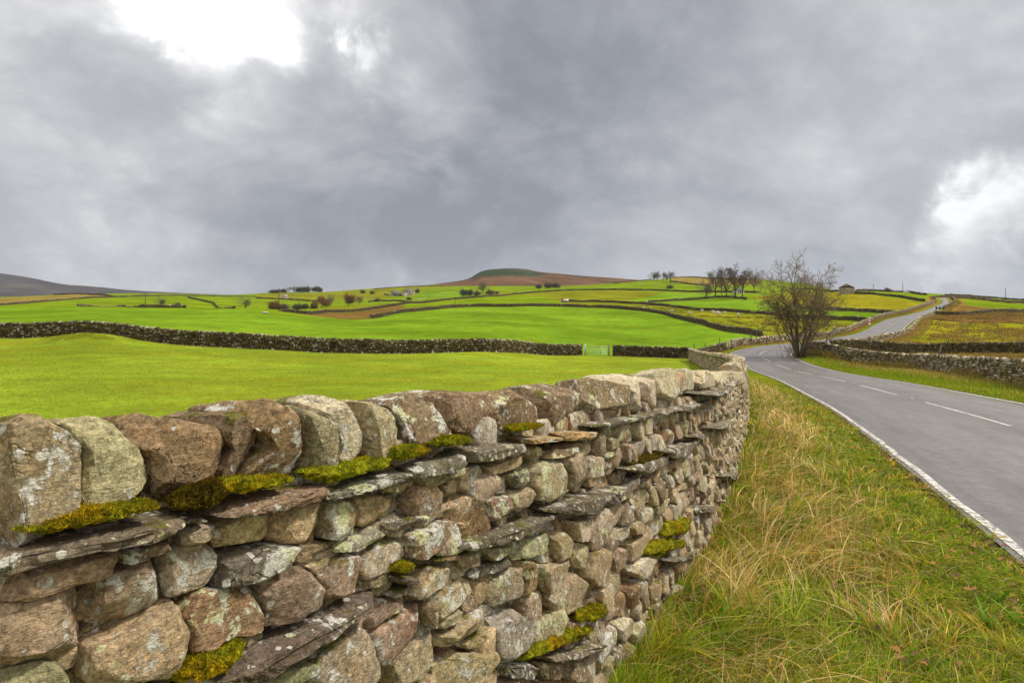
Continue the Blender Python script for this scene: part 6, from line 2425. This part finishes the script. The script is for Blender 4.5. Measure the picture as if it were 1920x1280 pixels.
# long flowering stems, each with a drooping seed head, in the tall band
x3, y3 = polar(2600, 2.0, 22, 5, 45, .62)
dw3 = near_wall(x3, y3)
rd3, _ = road_dist(x3, y3)
pt = fbm2(x3, y3, .9, 3, 2.)
ok = (dw3 > .06) & (dw3 < 1.45) & (rd3 > RHW + .7) & (RNG.random(len(x3)) < .3 + pt)
x3, y3 = x3[ok], y3[ok]
n3 = len(x3)
mb = MB()
h3 = RNG.uniform(.28, .75, n3)
w3 = .0013 * np.clip(np.hypot(x3, y3) / 3.0, 1, 4) * RNG.uniform(.8, 1.3, n3)
a, q, c = blades('s', x3, y3, h3, w3, np.clip(RNG.normal(.5, .35, n3), .1, 1.3), pick(STRAW, n3), 5, .8)
mb.add(a, q, None, c)
tag(mb.build('dry_grass_stems', [M_BLADE]), kind='stuff')

# broad-leaved weeds and docks among the grass
mb = MB()
for _ in range(60):
    r_, a_ = RNG.uniform(2.2, 9), math.radians(RNG.uniform(10, 42))
    px_, py_ = math.sin(a_) * r_, math.cos(a_) * r_
    if near_wall(np.array([px_]), np.array([py_]))[0] < .1 or road_dist(np.array([px_]), np.array([py_]))[0][0] < RHW + .3:
        continue
    k = int(RNG.integers(4, 9))
    xx, yy = np.full(k, px_) + RNG.normal(0, .015, k), np.full(k, py_) + RNG.normal(0, .015, k)
    cc = np.array((.10, .20, .015)) * RNG.uniform(.7, 1.9) * np.ones((k, 3)) * RNG.uniform(.8, 1.2, (k, 1))
    a, q, c = blades('w', xx, yy, RNG.uniform(.08, .18, k), RNG.uniform(.008, .016, k), RNG.uniform(.5, 1.2, k), cc, 4, .5)
    mb.add(a, q, None, c)
tag(mb.build('verge_weeds', [M_BLADE]), kind='stuff')

# dead leaves along the tarmac and through the sward
def dead_leaves(n, x, y, dz, size):
    z = ground_z(x, y) + dz
    ii = np.where(road_dist(x, y)[0] < RHW)[0]
    if len(ii):
        d_, j_ = road_dist(x[ii], y[ii])
        z[ii] = RZ[j_] + .052
    az = RNG.uniform(0, 6.28, len(x))
    s = size * RNG.uniform(.5, 1.3, len(x))
    V = []
    for (u, v_, w_) in ((-1, 0, .0), (-.2, .55, .35), (1, .05, .1), (-.1, -.6, .3)):
        V.append(np.stack([x + s * (u * np.cos(az) - v_ * np.sin(az)), y + s * (u * np.sin(az) + v_ * np.cos(az)), z + s * w_ * RNG.uniform(.3, 1.4, len(x))], 1))
    V = np.stack(V, 1).reshape(-1, 3)
    c = pick(np.array([(.20, .085, .025), (.14, .060, .022), (.27, .12, .03), (.09, .045, .022)]), len(x)).repeat(4, 0)
    return V, np.arange(len(V)).reshape(-1, 4), c


k = RNG.integers(60, 190, 1700)
off = -RHW + RNG.normal(-.10, .11, 1700)
px_, py_ = RP[k, 0] + RN[k, 0] * off, RP[k, 1] + RN[k, 1] * off + RNG.uniform(-.25, .25, 1700)
x4, y4 = polar(1500, 2, 20, 5, 55, .7)
rd4, _ = road_dist(x4, y4)
ok = (near_wall(x4, y4) > .5) & (rd4 > RHW + .1) & (rd4 < RHW + 1.4)
mb = MB()
mb.add(*[dead_leaves(0, px_, py_, .02, .028)[i] for i in (0, 1)], None, dead_leaves(0, px_, py_, .02, .028)[2]) if False else None
V, q, c = dead_leaves(0, px_, py_, .02, .026)
mb.add(V, q, None, c)
V, q, c = dead_leaves(0, x4[ok], y4[ok], .07, .028)
mb.add(V, q, None, c)
tag(mb.build('fallen_leaves', [M_LEAF], smooth_shade=False), kind='stuff')

# ---- far verge, moor tussocks, field edges
mb = MB()
x, y = polar(120000, 15, 75, 28, 52, .8)
rd_, ri_ = road_dist(x, y)
sd_ = (x - RP[ri_, 0]) * RN[ri_, 0] + (y - RP[ri_, 1]) * RN[ri_, 1]
ok = (rd_ > RHW + .03) & (rd_ < RHW + 6.5) & (sd_ > 0)
x, y, rd_ = x[ok], y[ok], rd_[ok]
n = len(x)
re = rd_ - RHW
pt = fbm2(x, y, .35, 3, 4.)
gp = smooth(2.2, 4.5, re) * .8 + pt * .5
isS = RNG.random(n) < gp
cols = pick(GREEN, n) * 1.25
cols[isS] = np.where(RNG.random((isS.sum(), 1)) < .6, pick(STRAW, isS.sum()) * .85, pick(GOLD, isS.sum()))
h = .07 + .30 * smooth(1.8, 4.0, re) * (.4 + .9 * RNG.random(n)) + .06 * RNG.random(n)
a, q, c = blades('f', x, y, h, .011 * RNG.uniform(.7, 1.4, n) * np.clip(np.hypot(x, y) / 40, .6, 1.6), RNG.uniform(.1, .7, n), cols, 2)
mb.add(a, q, None, c)
# beyond the bend, both sides of the road
k = RNG.integers(110, len(RP) - 60, 60000)
sg = np.where(RNG.random(60000) < .5, -1, 1)
o = sg * (RHWV[k] + RNG.uniform(.05, 4.2, 60000))
x, y = RP[k, 0] + RN[k, 0] * o + RNG.normal(0, .2, 60000), RP[k, 1] + RN[k, 1] * o
rd_, _ = road_dist(x, y)
ok = (rd_ > RHW + .02) & (y > 50)
x, y, rd_, sg = x[ok], y[ok], rd_[ok], sg[ok]
n = len(x)
isS = RNG.random(n) < .15 + .75 * smooth(.8, 2.2, rd_ - RHW)
cols = pick(GREEN, n)
cols[isS] = pick(np.array([(.30, .19, .06), (.36, .22, .07), (.25, .15, .05), (.33, .25, .06)]), isS.sum())
a, q, c = blades('f', x, y, .10 + .40 * RNG.random(n) * smooth(.5, 2., rd_ - RHW), .02 * RNG.uniform(.7, 1.4, n) * np.clip(y / 80, .8, 3), RNG.uniform(.1, .7, n), cols, 2)
mb.add(a, q, None, c)
tag(mb.build('roadside_grass', [M_BLADE]), kind='stuff')

# rushes and tussocks on the moor, clump by clump
mb = MB()
tx_, ty_ = polar(9000, 62, 260, 30, 47, .8)
pxx, pyy = px_of(tx_, ty_), py_of(ground_z(tx_, ty_), ty_)
rd_, ri_ = road_dist(tx_, ty_)
sd_ = (tx_ - RP[ri_, 0]) * RN[ri_, 0] + (ty_ - RP[ri_, 1]) * RN[ri_, 1]
pt = .55 * fbm2(tx_, ty_, .05, 3, 4.) + .75 * fbm2(tx_, ty_, .22, 2, 7.) + smooth(606, 588, pyy) * .28
ok = (rd_ > 8) & ((sd_ > 0) | (rd_ > 100)) & (pxx > 1530) & (pt + RNG.uniform(-.2, .2, len(tx_)) > .11) & (pyy > 584)
tx_, ty_ = tx_[ok], ty_[ok]
m = 26
cw_ = RNG.uniform(.4, 1.3, (len(tx_), 1))
x = (tx_[:, None] + RNG.normal(0, 1, (len(tx_), m)) * cw_).ravel()
y = (ty_[:, None] + RNG.normal(0, 1, (len(tx_), m)) * cw_).ravel()
n = len(x)
tone = RNG.random((len(tx_), 1)).repeat(m, 1).ravel()
cols = np.where((tone < .55)[:, None], pick(np.array([(.30, .175, .05), (.26, .14, .045), (.36, .24, .08)]), n), np.where((tone < .8)[:, None], pick(GOLD, n) * .8, np.array((.10, .095, .035))))
a, q, c = blades('t', x, y, RNG.uniform(.25, .75, n), .055 * RNG.uniform(.7, 1.4, n) * np.clip(y / 110, .7, 2), RNG.uniform(.2, .9, n), cols, 2)
mb.add(a, q, None, c)
tag(mb.build('moor_tussocks', [M_BLADE]), kind='stuff')

# dark rushes in the sheep pasture and long grass along the walls
mb = MB()
SP = hits([(1180, 580, 170, 300), (1250, 588, 130, 300), (1330, 609, 100, 300), (1430, 630, 85, 300), (1540, 632, 85, 250), (1620, 606, 100, 250), (1480, 595, 120, 300), (1300, 581, 170, 400), (1200, 572, 200, 400)])[:, :2]
lo, hi = SP.min(0), SP.max(0)
x, y = RNG.uniform(lo[0], hi[0], 2600), RNG.uniform(lo[1], hi[1], 2600)
k = in_poly(x, y, SP)
x, y = x[k], y[k]
k = fbm2(x, y, .06, 3, 1.) + RNG.uniform(-.25, .25, len(x)) > .05
x, y = x[k], y[k]
m = 22
xx = (x[:, None] + RNG.normal(0, .5, (len(x), m))).ravel()
yy = (y[:, None] + RNG.normal(0, .5, (len(x), m))).ravel()
n = len(xx)
a, q, c = blades('r', xx, yy, RNG.uniform(.2, .5, n), .04 * RNG.uniform(.7, 1.3, n), RNG.uniform(.1, .7, n), pick(np.array([(.06, .09, .015), (.09, .11, .02), (.14, .13, .03)]), n), 2)
mb.add(a, q, None, c)
for L, cnt, cl, hh in ((W2, 5000, 'b', .5), (_l, 3000, 'b', .5), (MIDWALL_A + (0, -.45), 5000, 'g', .22), (MIDWALL_B + (0, -.45), 1500, 's', .35), (FRONT + (-.6, -.5), 26000, 's', 1.0), (W3, 3000, 'b', .5)):
    Lr, s_ = resample(L, .3)
    k = RNG.integers(0, len(Lr), cnt)
    x, y = Lr[k, 0] + RNG.normal(0, .3, cnt), Lr[k, 1] - .5 * (y.mean() > 0) + RNG.normal(0, .3, cnt)
    pt = fbm2(x, y, .15, 2, 6.)
    kk = pt > RNG.uniform(-.3, .3, cnt)
    x, y = x[kk], y[kk]
    n = len(x)
    pal = {'b': [(.30, .17, .06), (.24, .15, .05), (.20, .14, .04)], 'g': [(.14, .19, .02), (.20, .21, .02), (.28, .22, .05)], 's': [(.40, .28, .09), (.30, .22, .05), (.22, .20, .03)]}[cl]
    D = np.hypot(x, y)
    a, q, c = blades('e', x, y, hh * RNG.uniform(.3, 1., n), np.clip(D * .00022, .006, .08) * RNG.uniform(.7, 1.4, n), RNG.uniform(.1, .8, n), pick(np.array(pal), n), 2)
    mb.add(a, q, None, c)
tag(mb.build('rough_grass', [M_BLADE]), kind='stuff')

# ---- close-cropped sward of the near field
mb = MB()
x, y = polar(230000, 7, 56, -48, 24, .75)
k = near_wall(x, y) < -.9
x, y = x[k], y[k]
LM = in_poly(x, y, np.vstack([MIDWALL_A, MIDWALL_B, (20, 62), (0, -3), (-80, -3), (-80, 54)]))
x, y = x[LM], y[LM]
n = len(x)
D = np.hypot(x, y)
base_c = np.array([(.228, .295, .022), (.27, .33, .03), (.17, .24, .016), (.31, .33, .045), (.11, .17, .012), (.20, .29, .018)])  # the darker greens put shadow among the blades into the colour
pt = fbm2(x, y, .12, 3, 7.)
pt2 = fbm2(x, y, 1.1, 3, 3.)
cols = pick(base_c, n, .35) * (1 + .25 * pt + .45 * pt2)[:, None]
a, q, c = blades('n', x, y, RNG.uniform(.03, .08, n) * np.clip(1 + pt2 * 1.2, .4, 2), np.clip(D * .0004, .003, .022) * RNG.uniform(.7, 1.3, n), RNG.uniform(.3, 1.6, n), cols, 1)
mb.add(a, q, None, c)
tag(mb.build('field_grass', [M_BLADE]), kind='stuff')
